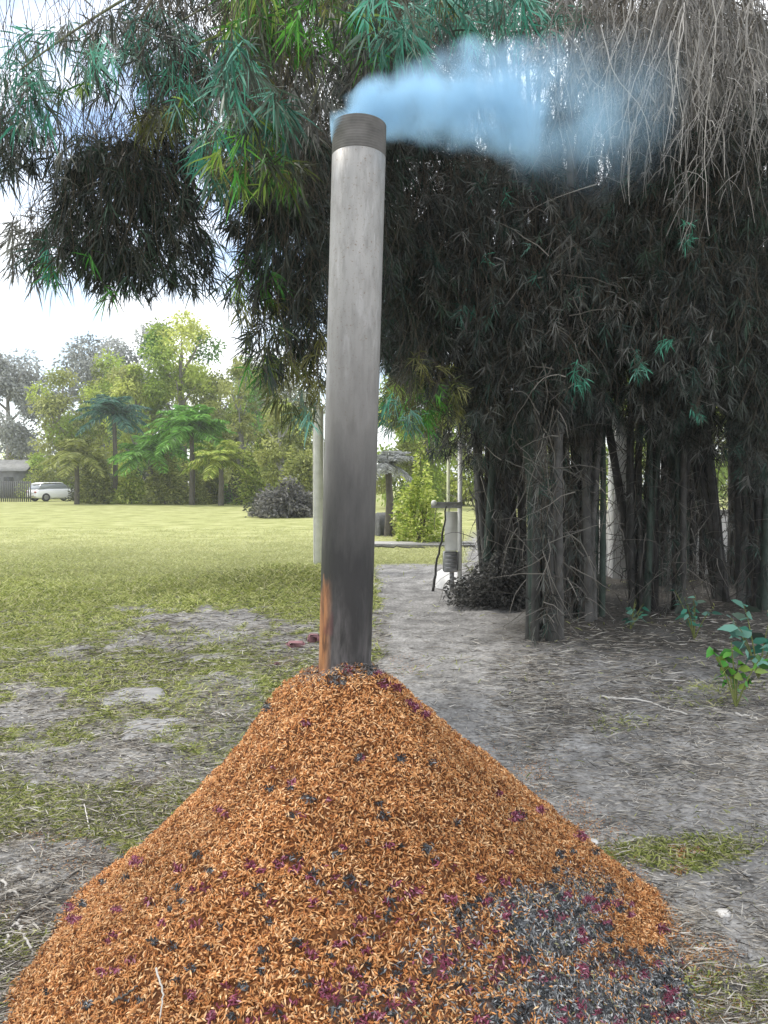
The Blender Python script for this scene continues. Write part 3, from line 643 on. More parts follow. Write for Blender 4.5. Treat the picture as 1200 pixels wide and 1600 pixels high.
branch('near branch with teal and green leaf fans above the smoke', (P(760, -260, 4.2), P(640, -120, 3.8), P(600, 60, 3.4)), [
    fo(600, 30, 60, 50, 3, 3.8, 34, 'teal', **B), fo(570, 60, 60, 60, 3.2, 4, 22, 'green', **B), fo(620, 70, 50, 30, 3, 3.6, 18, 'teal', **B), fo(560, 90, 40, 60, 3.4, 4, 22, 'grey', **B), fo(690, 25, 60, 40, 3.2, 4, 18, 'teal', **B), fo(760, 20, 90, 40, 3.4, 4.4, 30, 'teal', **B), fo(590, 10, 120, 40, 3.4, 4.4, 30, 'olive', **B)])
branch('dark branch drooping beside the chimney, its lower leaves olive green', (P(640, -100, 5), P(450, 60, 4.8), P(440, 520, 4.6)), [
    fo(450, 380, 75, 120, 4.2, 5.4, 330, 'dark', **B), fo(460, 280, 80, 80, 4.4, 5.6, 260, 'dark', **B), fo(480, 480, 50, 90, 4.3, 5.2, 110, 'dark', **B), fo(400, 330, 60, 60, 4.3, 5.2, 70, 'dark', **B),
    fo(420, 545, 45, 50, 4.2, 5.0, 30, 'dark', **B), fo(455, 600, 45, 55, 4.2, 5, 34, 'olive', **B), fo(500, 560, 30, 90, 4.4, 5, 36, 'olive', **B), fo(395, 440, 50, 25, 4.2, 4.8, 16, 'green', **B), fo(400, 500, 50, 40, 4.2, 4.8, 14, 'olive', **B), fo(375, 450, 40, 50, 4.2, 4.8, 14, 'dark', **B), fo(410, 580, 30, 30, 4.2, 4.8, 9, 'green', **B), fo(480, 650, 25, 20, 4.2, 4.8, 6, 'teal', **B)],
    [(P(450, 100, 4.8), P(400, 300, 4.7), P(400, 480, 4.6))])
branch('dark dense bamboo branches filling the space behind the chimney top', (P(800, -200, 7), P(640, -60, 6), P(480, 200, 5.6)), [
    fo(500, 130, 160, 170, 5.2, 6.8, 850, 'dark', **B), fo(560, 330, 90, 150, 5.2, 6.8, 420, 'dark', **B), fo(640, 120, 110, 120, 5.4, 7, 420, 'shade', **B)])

# ------------------------------------------------------------------ distant trees
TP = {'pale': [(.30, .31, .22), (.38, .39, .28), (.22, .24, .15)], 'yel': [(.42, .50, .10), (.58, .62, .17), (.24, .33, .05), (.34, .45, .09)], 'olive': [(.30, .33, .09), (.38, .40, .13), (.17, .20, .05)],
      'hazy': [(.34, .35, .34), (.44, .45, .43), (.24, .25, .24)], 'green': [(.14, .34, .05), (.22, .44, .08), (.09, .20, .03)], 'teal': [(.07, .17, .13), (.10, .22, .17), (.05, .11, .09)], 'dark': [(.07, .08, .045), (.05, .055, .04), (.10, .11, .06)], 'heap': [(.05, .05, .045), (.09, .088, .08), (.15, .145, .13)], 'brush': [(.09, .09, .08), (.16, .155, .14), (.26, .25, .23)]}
def tree(label, u, vb, vt, ru, pal, n=5000, name='tree', leaf=.26, trunk=(.22, .2, .18), low=.08, pal2=None, cat='tree', group='trees beyond the lawn', tr=None):
    c = G(u, vb); Y = c[1]; top = P(u, vt, Y)[2]; rx = ru/F*Y; o = thing(name, label, cat, group, loc=tuple(c))
    z0 = top*low*.55; tr = tr or max(.08, top*.022)
    m_ = MB(); m_.tube([c+np.array([0, 0, -.1]), c+np.array([.1, 0, top*.4]), c+np.array([-.05, 0, top*.8])], [tr*1.3, tr, tr*.35], 8, trunk)
    for k in range(7):
        a = k*2.4; h = top*(.3+.08*k); e = np.array([math.cos(a)*rx*.7, math.sin(a)*rx*.7, top*.18]); p0 = c+np.array([.05, 0, h]); m_.tube([p0, p0+e*.5+np.array([0, 0, -.1]), p0+e], [tr*.5, tr*.3, tr*.12], 5, trunk)
    child(m_.build('trunk', M_bark, smooth=True), o)
    ncl = 44; n = int(n*2.6); a = R.uniform(0, 2*PI, ncl); h = R.uniform(0, 1, ncl); rad = rx*np.sqrt(R.uniform(.05, 1, ncl))*np.sqrt(np.clip(1-(np.abs(h-.42)/.62)**2, .05, 1))
    cc = np.stack([c[0]+np.cos(a)*rad, Y+np.sin(a)*rad, z0+(top-z0)*h], -1); cs = R.uniform(.26, .5, ncl)*min(rx, top-z0)
    w_ = R.integers(0, ncl, n); d = R.normal(size=(n, 3)); d /= np.linalg.norm(d, axis=1)[:, None]; p = cc[w_]+d*cs[w_][:, None]*R.uniform(.35, 1.1, (n, 1))*np.array([1, 1, .8]); p[:, 2] = np.maximum(p[:, 2], .1)
    pl = np.array(TP[pal]); cb = pl[R.integers(0, len(pl), ncl)]
    if pal2: q = R.uniform(size=ncl) < .25; pb = np.array(TP[pal2]); cb[q] = pb[R.integers(0, len(pb), int(q.sum()))]
    col = cb[w_]*R.uniform(.65, 1.3, (n, 1)); ml = MB(); leaves(ml, p, d*.7+R.normal(size=(n, 3))*.5, leaf*R.uniform(.6, 1.3, n), leaf*.5*R.uniform(.6, 1.2, n), col, .3)
    child(ml.build('crown', M_tree), o); return o
def palm(label, u, vb, vt, Lf, pal, nf=18, trunk=(.10, .09, .075), tr=.16, name='palm_tree', group='palms at the lawn edge', up=1.25, cat='palm'):
    c = G(u, vb); Y = c[1]; top = max(P(u, vt, Y)[2], .25); o = thing(name, label, cat, group, loc=tuple(c)); m_ = MB(); m_.tube([c-np.array([0, 0, .1]), c+np.array([.05, 0, top*.5]), c+np.array([0, 0, top])], [tr*1.2, tr, tr*.8], 8, trunk); child(m_.build('trunk', M_bark, smooth=True), o)
    pl = np.array(TP[pal])
    for k in range(nf):
        a = k*2.399+R.uniform(-.2, .2); el = R.uniform(-.2, 1.)*up; d = np.array([math.cos(a)*math.cos(el), math.sin(a)*math.cos(el), math.sin(el)]); t_ = np.linspace(0, 1, 22)[:, None]; ln = Lf*R.uniform(.8, 1.1)
        sp_ = c+np.array([0, 0, top])+d*t_*ln+np.array([0, 0, -1.])*t_**2*ln*.45; ml = MB(); ml.tube(sp_, np.linspace(.03, .006, 22), 3, pl[0]*.8)
        s = np.cross(d, [0, 0, 1.]); s /= np.linalg.norm(s); b_ = np.concatenate([sp_[2:]]*4); sd_ = np.concatenate([np.tile(s, (20, 1)), np.tile(-s, (20, 1))]*2)
        dd = sd_+d*.55+np.array([0, 0, -.25])+R.normal(size=(80, 3))*.12; tt_ = np.tile(t_[2:, 0], 4); leaves(ml, b_, dd, Lf*.30*np.sin(np.clip(tt_*.85+.14, 0, 1)*PI)**.5*R.uniform(.8, 1.1, 80), np.full(80, .06*Lf/2), pl[R.integers(0, 3, 80)]*R.uniform(.7, 1.3, (80, 1)), .35)
        child(ml.build('frond', M_tree), o)
    return o
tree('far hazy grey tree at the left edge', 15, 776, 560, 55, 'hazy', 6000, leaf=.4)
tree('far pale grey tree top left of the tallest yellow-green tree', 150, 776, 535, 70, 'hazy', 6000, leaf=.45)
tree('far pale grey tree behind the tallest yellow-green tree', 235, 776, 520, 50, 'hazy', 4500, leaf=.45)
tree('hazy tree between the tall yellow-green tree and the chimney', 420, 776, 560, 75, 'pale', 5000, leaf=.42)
tree('olive tree behind the white car', 95, 779, 590, 48, 'olive', 5000, pal2='yel', low=.01, leaf=.33)
tree('tallest yellow-green tree in the middle of the lawn edge', 285, 782, 500, 62, 'yel', 9000, pal2='green', low=.01, leaf=.30)
tree('yellow-green tree left of the tallest one', 215, 782, 575, 45, 'yel', 5500, pal2='olive', low=.01, leaf=.28)
tree('broad yellow-green tree rising behind the teal palm', 178, 779, 565, 50, 'yel', 5000, pal2='olive', leaf=.3)
tree('broad olive tree behind the thin bare trunk', 400, 779, 590, 50, 'olive', 5000, pal2='green', leaf=.3)
tree('olive bushy tree right of the tallest one', 345, 783, 590, 40, 'olive', 5000, pal2='yel', low=.01, leaf=.28)
tree('low olive tree just left of the chimney', 455, 788, 640, 48, 'olive', 5500, pal2='yel', low=.05, leaf=.24)
tree('thin straight tree with a bare grey trunk', 375, 788, 560, 22, 'olive', 1200, low=.55, leaf=.22, trunk=(.24, .23, .21), tr=.22)
tree('tree with a short pale grey trunk near the brush heap', 438, 792, 640, 30, 'olive', 2000, low=.5, leaf=.2, trunk=(.34, .33, .30), tr=.2)
tree('bright yellow-green tree just right of the chimney', 640, 795, 590, 55, 'yel', 6500, pal2='olive', low=.08, leaf=.22)
tree('yellow-green tree behind the white post', 720, 790, 560, 60, 'yel', 5500, pal2='olive', low=.08, leaf=.25)
tree('yellow-green tree seen through the bamboo left of the bright gap', 840, 788, 600, 70, 'yel', 5500, low=.05, leaf=.28)
tree('yellow-green tree seen through the bright gap in the bamboo', 965, 788, 590, 70, 'yel', 5500, low=.05, leaf=.28)
tree('yellow-green tree seen through the bamboo at the right', 1110, 788, 600, 80, 'yel', 6000, low=.05, leaf=.28)
palm('palm with a rounded teal crown and dark trunk', 180, 787, 645, 2.7, 'teal', 26, up=1.1)
palm('green palm with long arching fronds in front of the tallest tree', 300, 789, 672, 3.2, 'green', 34)
palm('olive palm with fronds drooping beside the teal palm', 235, 788, 706, 2.8, 'green', 26)
palm('pale fronded palm at the foot of the thin trunk', 345, 790, 716, 2.3, 'yel', 26)
palm('short olive palm left of the teal palm', 120, 788, 712, 2.6, 'olive', 26)
palm('grey-green weeping palm right beside the chimney', 606, 838, 725, .85, 'hazy', 22, tr=.09, up=1)
def bush(label, u, vb, ru, hp, pal, n=1800, leaf=.12, cone=False, name='bush', cat='shrub', group='shrubs along the lawn edge'):
    c = G(u, vb); Y = c[1]; rx = ru/F*Y; H = hp/F*Y; o = thing(name, label, cat, group, loc=tuple(c)); m_ = MB()
    for k in range(5): a = k*1.26; m_.tube([c-np.array([0, 0, .05]), c+np.array([math.cos(a)*rx*.4, math.sin(a)*rx*.4, H*.6])], [.03, .012], 4, (.15, .12, .09))
    child(m_.build('stem', M_bark), o)
    a = R.uniform(0, 2*PI, n); h = R.uniform(0, 1, n)**(1.5 if cone else 1); lim = (1-h) if cone else np.sqrt(np.clip(1-h**2, 0, 1)); ph_ = R.uniform(0, 6, 4); r = rx*lim*np.sqrt(R.uniform(.1, 1.1, n))*(1+.25*np.sin(a*5+h*7+ph_[0])+.3*np.sin(a*2+ph_[1])*(not cone)); p = np.stack([c[0]+np.cos(a)*r, Y+np.sin(a)*r, H*h*(1+(.1 if cone else .45)*np.sin(a*3+ph_[2])*np.sin(r/rx*4+ph_[3]))*R.uniform(.8, 1.15, n)+.02], -1)
    pl = np.array(TP[pal]); ml = MB(); leaves(ml, p, np.stack([np.cos(a), np.sin(a), np.full(n, .5)], -1)+R.normal(size=(n, 3))*.5, leaf*R.uniform(.6, 1.3, n), leaf*.45*R.uniform(.6, 1.2, n), pl[R.integers(0, 3, n)]*R.uniform(.7, 1.25, (n, 1)), .3); child(ml.build('foliage', M_tree), o)
bush('pale green cone-shaped shrub at the lawn edge', 305, 788, 24, 52, 'olive', 3000, .16, True)
bush('small bright green leafy plant beside the cone-shaped shrub', 352, 787, 13, 20, 'green', 700, .25)
bush('dark low bush to the left of the cone-shaped shrub', 235, 785, 45, 50, 'dark', 3000, .25)
bush('dark low bush below the olive palms', 150, 783, 35, 45, 'dark', 2500, .25)
bush('dark bush behind the thin trunk', 395, 788, 45, 60, 'dark', 3000, .22)
bush('grey tangled brush heap on the lawn just left of the chimney', 452, 808, 46, 40, 'brush', 4500, .2)
bush('dark brush beside the grey tangled heap', 425, 800, 30, 24, 'dark', 2000, .18)
bush('yellow-green bush at the track end right of the chimney', 655, 850, 32, 95, 'yel', 3500, .11)
bush('small olive bush under the weeping palm', 632, 838, 22, 38, 'olive', 1800, .08)
for i_, (u_, v_, r_, h_, p_, lb_) in enumerate([(75, 780, 30, 40, 'yel', 'yellow-green bush right behind the white car'), (150, 788, 24, 66, 'olive', 'olive undergrowth below the teal palm'), (205, 788, 26, 40, 'yel', 'yellow-green undergrowth between teal and olive palms'), (258, 789, 22, 62, 'olive', 'olive undergrowth just left of the cone-shaped shrub'),
        (332, 788, 18, 46, 'olive', 'tall olive undergrowth just right of the cone-shaped shrub'), (405, 790, 24, 70, 'yel', 'yellow-green undergrowth between the two bare trunks'), (475, 796, 30, 70, 'olive', 'olive undergrowth touching the left side of the chimney')]):
    bush(lb_, u_, v_-1, r_*1.15, h_, p_, 4800, .26)
bush('low bush on the left by the grey shed', 28, 776, 25, 55, 'olive', 2000, .3)
bush('yellow-green hedge at the far left behind the fence', -30, 774, 60, 90, 'yel', 3000, .4)

# ------------------------------------------------------------------ grass, litter
def blades(n, x, y, Lm, col, name, label):
    z = relief(x, y); a = R.uniform(0, 2*PI, n); d = np.stack([np.cos(a)*.7, np.sin(a)*.7, R.uniform(.25, 1.1, n)], -1); ml = MB()
    leaves(ml, np.stack([x, y, z-.003], -1), d, Lm*R.uniform(.5, 1.3, n), .0048*R.uniform(.7, 1.3, n)*np.maximum(1, np.sqrt(y/3)), col, .35)
    return tag(ml.build(name, M_blade), label=label, kind='stuff')
n = 800000; vv = 800+820*R.uniform(size=n)**1.35; uu = R.uniform(-140, 1300, n)
gy_ = CAMZ*F/(vv-757); gx_ = (uu-600)/F*gy_*1.0; k = (gy_ < 22)&(R.uniform(size=n) < grass_mask(gx_, gy_)**1.5*np.clip(.30+gy_*.07, 0, 1)); k &= (pile_z(gx_, gy_)-relief(gx_, gy_) < .02); k &= R.uniform(size=n) < 1-.75*sm(12, 21, gy_)
gx_, gy_ = gx_[k], gy_[k]; n = len(gx_)
gp = np.array([(.24, .27, .065), (.33, .35, .11), (.09, .12, .025), (.46, .46, .20), (.38, .35, .20)]); pat = vnoise(gx_, gy_, .9, 44, 3)
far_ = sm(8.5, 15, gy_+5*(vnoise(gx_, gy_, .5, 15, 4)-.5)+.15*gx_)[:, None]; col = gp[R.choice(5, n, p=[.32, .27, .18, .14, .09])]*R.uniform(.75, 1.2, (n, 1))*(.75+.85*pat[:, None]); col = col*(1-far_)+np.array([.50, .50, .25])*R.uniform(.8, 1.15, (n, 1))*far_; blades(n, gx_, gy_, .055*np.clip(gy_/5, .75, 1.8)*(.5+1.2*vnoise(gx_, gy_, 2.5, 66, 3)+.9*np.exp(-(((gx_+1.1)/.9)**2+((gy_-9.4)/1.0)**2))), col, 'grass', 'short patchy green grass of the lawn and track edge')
# litter: dry bamboo leaves and bits of straw
n = 170000; uu = R.uniform(-100, 1300, n); vv = R.uniform(885, 1640, n); wgt = np.where(uu > 600, sm(880, 1080, vv)*(.35+.65*sm(640, 900, uu)), 2.6*sm(915, 980, vv)); wgt = wgt*(.3+1.1*np.exp(-((vv-1090)/90)**2)*(uu > 750)+.25); nn_ = vnoise(uu, vv*2, .012, 3, 3)
k = R.uniform(size=n) < np.clip(wgt*(.2+1.6*np.clip(nn_-.25, 0, 1)), 0, 1); uu, vv = uu[k], vv[k]; ly = CAMZ*F/(vv-757); lx = (uu-600)/F*ly; k = pile_z(lx, ly)-relief(lx, ly) < .015; lx, ly = lx[k], ly[k]; n = len(lx)
a = R.uniform(0, PI, n)+R.normal(size=n)*.2; a = np.where(R.uniform(size=n) < .55, R.normal(size=n)*.45, a); ml = MB(); lp = np.array([(.42, .39, .34), (.36, .33, .28), (.24, .21, .17), (.12, .105, .09), (.52, .49, .44), (.06, .055, .05)])
leaves(ml, np.stack([lx, ly, relief(lx, ly)+R.uniform(.003, .016, n)], -1), np.stack([np.cos(a), np.sin(a), R.normal(size=n)*.12], -1), R.uniform(.02, .10, n)*np.clip(ly/3.5, .75, 1.6), R.uniform(.0018, .0048, n)*np.clip(ly/3.5, .8, 1.6), lp[R.choice(6, n, p=[.15, .2, .22, .2, .05, .18])], .03)
tag(ml.build('leaf_litter', M_twig), label='dry bamboo leaves and straw littering the bare ground', kind='stuff')
# pebbles
n = 5000; uu = R.uniform(-60, 1260, n); vv = 885+755*R.uniform(size=n)**.8; ly = CAMZ*F/(vv-757); lx = (uu-600)/F*ly; k = (grass_mask(lx, ly) < .4)&(pile_z(lx, ly)-relief(lx, ly) < .012); lx, ly = lx[k], ly[k]; n = len(lx); g_ = R.uniform(.10, .42, (n, 1))
v, f, c = flakes(np.stack([lx, ly, relief(lx, ly)+.001], -1), np.tile([0, 0, 1.], (n, 1)), g_*np.array([1, .97, .92]), .016, .013, .008, .1); mb = MB(); mb.add(v, f, c); tag(mb.build('gravel', M_stone), label='small grey gravel scattered over the bare ground', kind='stuff')

# ------------------------------------------------------------------ stones and bits lying about
def lump(name, label, cat, u, v, du, dv, h, m_, col=(.4, .4, .4), z=0, group=None, rough=.12, rz=0, sq=2.6):
    c = G(u, v, z) if z == 0 else None
    if c is None: c = z
    c[2] += float(relief(c[0], c[1]))
    Y = c[1]; rx = du/F*Y/2; ry = dv/(CAMZ*F)*Y*Y/2 if dv < 200 else dv; mb = MB(); nu, nv = 28, 9; vs = []
    sdd = int(R.integers(0, 999))
    for j in range(nv):
        ph = j/(nv-1)*PI/2
        for i in range(nu):
            a = 2*PI*i/nu; q = (abs(math.cos(a))**sq+abs(math.sin(a))**sq)**(-1/sq); r = math.cos(ph)**.35*q*(1+rough*(vnoise(math.cos(a)*2+5, math.sin(a)*2+5, 1, sdd, 3)-.5)*4)
            x, y = rx*r*math.cos(a), ry*r*math.sin(a); vs.append((c[0]+x*math.cos(rz)-y*math.sin(rz), Y+x*math.sin(rz)+y*math.cos(rz), c[2]+h*math.sin(ph)*(1+.2*(vnoise(x*9+3, y*9, 1, sdd, 2)-.5))-.012))
    i = np.arange(nv-1)[:, None]*nu+np.arange(nu)[None]; i2 = np.arange(nv-1)[:, None]*nu+((np.arange(nu)+1) % nu)[None]
    mb.add(vs, np.stack([i, i2, i2+nu, i+nu], -1).reshape(-1, 4), col); o = mb.build(name, m_, smooth=True, loc=tuple(c)); return tag(o, label, cat, group)
lump('flat_stone', 'flat smooth grey slab in the grass, the farther of two', 'stone', 206, 1090, 92, 32, .022, M_stone, group='flat slabs in the grass', rough=.13)
lump('flat_stone', 'flat smooth grey slab in the grass, the nearer of two', 'stone', 240, 1140, 105, 42, .020, M_stone, group='flat slabs in the grass', rough=.16)
lump('stone', 'small pale stone lying alone on the dirt at the lower right', 'stone', 1130, 1427, 26, 14, .022, mat('pale_stone', (.6, .58, .55), .8, noise=20), sq=2)
lump('stone', 'dark stone half sunk in the dirt at the lower right corner', 'stone', 1150, 1535, 46, 20, .02, mat('dark_stone', (.05, .05, .05), .8, noise=20), sq=2)
lump('stone', 'white rounded boulder at the foot of the leaning stake', 'boulder', 702, 918, 46, 20, .17, mat('white_rock', (.62, .61, .59), .85, noise=6, bump=(20, .01)), sq=2.2)
lump('stone', 'small pale stone at the pile edge on the right', 'stone', 925, 1322, 22, 12, .025, mat('pale_stone_b', (.5, .49, .47), .8, noise=20), sq=2)
def onpile(u, v):                                           # pixel -> point on the pile surface
    for Y in np.linspace(.9, 4, 900):
        p = P(u, v, Y)
        if p[2] <= pile_z(np.array(p[0]), np.array(p[1])): return p
    return P(u, v, 2.3)
for lb, u, v, d, rz, tl in [('pinkish red brick lying on the ground behind the left foot of the chimney', 462, 1010, (.15, .10, .05), .25, .12), ('pinkish brick half hidden behind the left edge of the chimney', 490, 1004, (.10, .08, .09), .1, .15),
                            ('small maroon brick fragment at the far left pile edge below the whole brick', 432, 1040, (.05, .03, .03), 1, .1)]:
    p = G(u, v); mb = MB(); mb.box((0, 0, 0), d, bev=.02); mb.v[0] = mb.v[0]*R.uniform(.78, 1.1, mb.v[0].shape); o = mb.build('brick_piece', M_brick); o.location = (p[0], p[1], relief(p[0], p[1])+d[2]*.35); o.rotation_euler = (tl, tl*.5, rz); tag(o, lb, 'brick', 'scorched brick pieces round the pile')
# twigs and sticks
def stick(label, pts, r, g_, name='stick'):
    c = np.array(pts[0]); mb = MB(); pts = np.array(pts); t_ = np.linspace(0, len(pts)-1, 14); pp = np.stack([np.interp(t_, range(len(pts)), pts[:, i]) for i in range(3)], -1)+R.normal(size=(14, 3))*r*.5
    mb.tube(pp, np.linspace(r, r*.5, 14), 6, (g_, g_*.95, g_*.87), caps=True); return tag(mb.build(name, M_twig, smooth=True, loc=tuple(c)), label, 'stick')
def gp_(u, v, h=.01): p = G(u, v); p[2] = relief(p[0], p[1])+h; return p
stick('pale curved stick on the dirt near the left edge', [gp_(2, 1385), gp_(12, 1400), gp_(28, 1406)], .006, .42)
stick('white forked twig below the curved stick', [gp_(28, 1450), gp_(36, 1470), gp_(52, 1498)], .006, .42)
stick('short pale twig beside the white forked one', [gp_(10, 1482), gp_(22, 1455), gp_(28, 1440)], .005, .5)
stick('long dark stick lying along the left foot of the pile', [gp_(20, 1450), gp_(75, 1405), gp_(135, 1360)], .006, .07)
stick('pale twig standing out of the grass left of the pile', [gp_(140, 1300, .0), gp_(132, 1270, .03)], .003, .6)
stick('long pale bamboo stick lying in the litter by the clumps', [gp_(940, 1088), gp_(1010, 1093), gp_(1072, 1118)], .008, .55)
stick('straight pale stick lying above the longer one', [gp_(1018, 1062), gp_(1100, 1069)], .007, .5)
stick('pale stick at the right edge of the litter', [gp_(1150, 1118), gp_(1215, 1135)], .008, .5)
p1, p2 = onpile(243, 1535), onpile(250, 1600)
stick('white bent twig poking from the front of the pile', [p1+[0, 0, .03], (p1+p2)/2+[.012, 0, .02], p2+[0, 0, .012]], .0024, .42)
stick('dark thin twig on the lower left of the pile', [onpile(175, 1575)+[0, 0, .012], onpile(215, 1552)+[0, 0, .014]], .003, .08)

# ------------------------------------------------------------------ posts, car, walls
c = G(498, 893); mb = MB(); mb.box((0, 0, 1.2), (.15, .15, 2.45), bev=.012, rz=.2)
o = thing('white_post', 'thick white post rising behind the left side of the chimney', 'post', loc=tuple(c)); mb.build('shaft', M_wpaint, o); mb = MB(); mb.box((0, 0, 2.44), (.19, .19, .04), bev=.01, rz=.2); mb.build('cap', M_wpaint, o)
c = G(718, 930); c[2] = relief(c[0], c[1]); H = P(718, 690, c[1])[2]
o = thing('utility_post', 'white utility post with bracket, panel and grey meter box beside the bamboo', 'post', loc=tuple(c)); s_ = c[1]/F
def px(u, v, dy=0): return np.array([(u-718)*s_, dy, P(718, v, c[1])[2]-c[2]])
mb = MB(); mb.tube([px(718, 935), px(718, 690)], .026, 12, caps=True); mb.build('pole', M_wpaint, o, smooth=True)
mb = MB(); mb.tube([px(701, 862, .1), px(701, 712, .1)], .020, 10, caps=True); mb.build('conduit', mat('yellowed_pvc', (.62, .64, .42), .5), o, smooth=True)
mb = MB(); mb.box(px(697, 789, -.03), (.36, .03, .07), bev=.005); mb.build('bracket', M_grey, o)
mb = MB(); mb.lathe([(0, 0), (.02, 0), (.034, .02), (.03, .05), (.014, .065), (0, .065)], 12, o=px(677, 790, -.05)); mb.build('lamp_head', M_wpaint, o, smooth=True)
mb = MB(); mb.box(px(705, 830, .02), (.155, .03, .46), bev=.005); mb.build('panel', M_wpaint, o)
mb = MB(); mb.box(px(703, 877, -.02), (.17, .12, .24), bev=.012); 
for k in range(4): mb.box(px(703, 868+k*6, -.083), (.12, .006, .015))
mb.build('meter_box', M_grey, o)
mb = MB(); mb.box(px(706, 906, .02), (.05, .05, .26)); mb.build('meter_leg', M_grey, o)
stick('dark wooden stake leaning against the utility post', [G(676, 926), P(698, 790, c[1]-.15)], .018, .06, 'wooden_stake')
# kerbed lane end and far track
m_lane = mat('lane_concrete', (.34, .33, .31), .9, noise=3, bump=(20, .01), var=.2)
a0, a1 = G(500, 853), G(740, 853); mb = MB(); mb.box(((a0[0]+a1[0])/2, a0[1], .02), (abs(a1[0]-a0[0]), .8, .10), bev=.02); o = mb.build('lane_kerb', m_lane); tag(o, kind='structure')
stick('long dark pipe lying on the far side of the lane', [G(585, 858)+[0, -.5, .1], G(662, 860)+[0, -.5, .1]], .02, .08, 'lying_pipe')
# dark stump between palm and lane
lump('stump', 'dark grey rooted stump beneath the weeping palm', 'stump', 594, 833, 30, 8, .55, mat('stump_bark', (.10, .10, .095), .95, noise=6, bump=(20, .03)), rough=.15)
# car
cc = G(86, 783); car = thing('parked_car', 'white car parked under the trees at the far left of the lawn', 'car', loc=tuple(cc)); car.rotation_euler[2] = .95
M_car = mat('car_paint', (.8, .8, .8), .3); M_glass = mat('car_glass', (.25, .27, .29), .12, spec=.6); M_tyre = mat('tyre', (.03, .03, .03), .9); M_lamp = mat('car_lamp', (.5, .08, .06), .3); M_rim = mat('rim', (.4, .4, .4), .4, .7)
def loft(name, secs, m_, par, sm_=True):
    mb = MB(); n = len(secs[0]); v = np.array(secs, float).reshape(-1, 3); i = np.arange(len(secs)-1)[:, None]*n; j = np.arange(n)[None]; k = (j+1) % n
    mb.add(v, np.stack([i+j, i+k, i+n+k, i+n+j], -1).reshape(-1, 4)); mb.l += [np.arange(n)[::-1], np.arange(n)+len(v)-n]; mb.t += [np.array([n])]*2; mb.m += [np.array([0])]*2; return mb.build(name, m_, par, smooth=sm_)
def sec(x, hw, z0, z1, r=.12): return [(x, -hw+r*.3, z0), (x, -hw, z0+r), (x, -hw, z1-r), (x, -hw+r, z1), (x, hw-r, z1), (x, hw, z1-r), (x, hw, z0+r), (x, hw-r*.3, z0)]
loft('body', [sec(-1.95, .74, .35, .72), sec(-1.8, .82, .26, .9), sec(-.9, .85, .22, .96), sec(.6, .85, .22, .97), sec(1.5, .82, .24, .92), sec(1.95, .76, .3, .78)], M_car, car)
loft('roof', [sec(-1.55, .66, 1.30, 1.36, .02), sec(-1.2, .64, 1.39, 1.46, .03), sec(.1, .64, 1.42, 1.48, .03), sec(.35, .64, 1.38, 1.43, .02)], M_car, car)
loft('window_band', [sec(-1.72, .72, .93, .99, .02), sec(-1.5, .70, .93, 1.31, .05), sec(.3, .70, .93, 1.39, .05), sec(.95, .70, .93, .99, .02)], M_glass, car, False)
for sx_ in (-1.2, 1.2):
    for sy_ in (-1, 1):
        mb = MB(); pf = [(.19, -.1), (.30, -.1), (.32, -.06), (.32, .06), (.30, .1), (.19, .1)]; mb.lathe(pf, 24, close=True); v = mb.v[0]; mb.v[0] = np.stack([v[:, 0]+sx_, v[:, 2]+sy_*.78, v[:, 1]+.32], -1); wh = mb.build('wheel', M_tyre, car, smooth=True)
        mb = MB(); mb.lathe([(0, .07), (.10, .07), (.19, .095), (.19, -.095), (.1, -.07), (0, -.07)], 18); v = mb.v[0]; mb.v[0] = np.stack([v[:, 0]+sx_, v[:, 2]+sy_*.78, v[:, 1]+.32], -1); mb.build('rim', M_rim, wh)
for sy_ in (-1, 1): mb = MB(); mb.box((-1.93, sy_*.6, .72), (.08, .24, .13), bev=.02); mb.build('tail_light', M_lamp, car)
mb = MB(); mb.box((-1.93, 0, .42), (.14, 1.4, .2), bev=.04); mb.build('bumper', M_car, car)
# fence at the far left
f0, f1 = G(-40, 784), G(48, 784); o = thing('metal_fence', 'grey upright bar fence at the left edge beyond the lawn', 'fence', loc=tuple(f0)); M_bar = mat('fence_bar', (.13, .13, .13), .6, .3)
Lx = f1[0]-f0[0]
for k in range(28):
    mb = MB(); mb.box((Lx*k/27, 0, .75), (.07, .07, 1.6)); mb.build('bar', M_bar, o)
for z_ in (.3, 1.45): mb = MB(); mb.box((Lx/2, .06, z_), (Lx, .045, .08)); mb.build('rail', M_bar, o)
c = G(-10, 779); o = thing('grey_shed', 'low dark grey shed behind the bar fence at the left edge', 'shed', loc=tuple(c)); mb = MB(); mb.box((0, 3, 1.3), (4.6, 3.5, 2.6)); mb.build('wall', mat('shed_wall', (.16, .16, .165), .8, noise=2), o)
mb = MB(); mb.add([(-2.6, 1, 2.55), (2.6, 1, 2.55), (2.6, 3, 3.6), (-2.6, 3, 3.6), (2.6, 5, 2.55), (-2.6, 5, 2.55), (-2.6, 1, 2.62), (2.6, 1, 2.62), (2.6, 3, 3.68), (-2.6, 3, 3.68), (2.6, 5, 2.62), (-2.6, 5, 2.62)], [(0, 1, 2, 3), (3, 2, 4, 5), (6, 7, 8, 9), (9, 8, 10, 11), (0, 1, 7, 6), (5, 4, 10, 11)]); mb.build('roof', mat('shed_roof', (.17, .17, .165), .6, noise=3), o)
mb = MB(); mb.box((.8, 1.22, 1.0), (.9, .05, 2)); mb.build('door', mat('shed_door', (.07, .07, .07), .7), o)
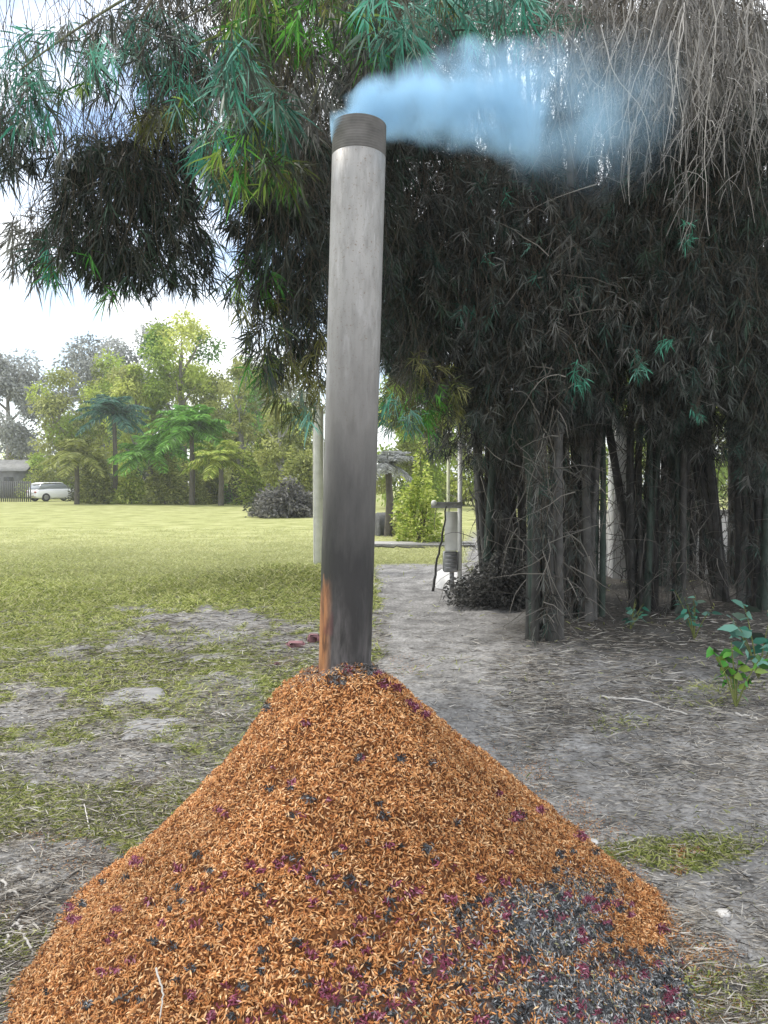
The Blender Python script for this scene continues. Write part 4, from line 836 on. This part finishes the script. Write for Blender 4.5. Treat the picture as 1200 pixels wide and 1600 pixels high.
# pale wall behind the bamboo
c = G(935, 905); M_wall = mat('lime_wash', (.62, .61, .58), .85, noise=3, var=.15)
o = thing('garden_wall', 'low pale wall running behind the bamboo clumps', 'wall', loc=tuple(c)); mb = MB(); mb.box((2.9, .3, .42), (5.8, .18, .95)); mb.build('panel', M_wall, o); mb = MB(); mb.box((2.9, .3, .92), (5.8, .24, .05)); mb.build('coping', M_conc, o)
o = thing('white_gate_pillar', 'tall white gate pillar showing through the bright gap in the bamboo', 'pillar', loc=tuple(c+[.26, 0, 0])); Hh = P(960, 660, c[1])[2]; mb = MB(); mb.box((0, 0, Hh/2), (.2, .3, Hh), bev=.015); mb.build('shaft', M_wall, o); mb = MB(); mb.box((0, 0, Hh+.03), (.27, .38, .07), bev=.01); mb.build('cap', M_wall, o)
# seedling on the right
def plant(label, u, v, h, n, pal, leaf, wd):
    c = gp_(u, v, 0); o = thing('leafy_seedling', label, 'plant', loc=tuple(c)); m_ = MB(); tops = []
    for k in range(5):
        a = R.uniform(0, 2*PI); e = c+np.array([math.cos(a)*h*.4, math.sin(a)*h*.4, h*R.uniform(.6, 1)]); m_.tube(arc(c, (c+e)/2+[0, 0, h*.2], e, 8), np.linspace(.006, .002, 8), 5, (.15, .17, .05)); tops.append(e)
    child(m_.build('stem', M_culm, smooth=True), o); tops = np.array(tops); k = R.integers(0, 5, n); b_ = c+(tops[k]-c)*R.uniform(.3, 1, (n, 1)); a = R.uniform(0, 2*PI, n); ml = MB(); pl = np.array(PAL[pal]); leaves(ml, b_, np.stack([np.cos(a), np.sin(a), R.normal(size=n)*.4+.2], -1), leaf*R.uniform(.6, 1.2, n), wd*R.uniform(.7, 1.2, n), pl[R.integers(0, len(pl), n)]*R.uniform(.8, 1.3, (n, 1)), .3); child(ml.build('foliage', M_leaf), o)
plant('bright green broad-leaved seedling in the litter at the right edge', 1150, 1105, .36, 46, 'green', .10, .05)
plant('teal green broad-leaved sapling in front of the right edge clump', 1185, 1060, .5, 60, 'teal', .13, .06)
plant('teal leafy shoot in front of the slanting clump', 1085, 1000, .42, 40, 'teal', .10, .04)
plant('small teal shoot between the straight and leaning clumps', 985, 985, .28, 26, 'teal', .09, .04)
plant('tiny olive weed growing on the track right of the white boulder', 735, 912, .14, 20, 'olive', .06, .015)

bush('dark grey brush heap piled against the left end bamboo clump', 785, 948, 60, 58, 'heap', 11000, .05)
# haze
mb = MB(); mb.box((0, 150, 19), (900, 900, 40)); mh = bpy.data.materials.new('haze'); mh.use_nodes = True; N = mh.node_tree.nodes; N.remove(N['Principled BSDF'])
pv = N.new('ShaderNodeVolumePrincipled'); pv.inputs['Density'].default_value = .0009; pv.inputs['Color'].default_value = (.93, .96, 1, 1); mh.node_tree.links.new(pv.outputs[0], N['Material Output'].inputs['Volume'])
tag(mb.build('haze', mh), kind='stuff')
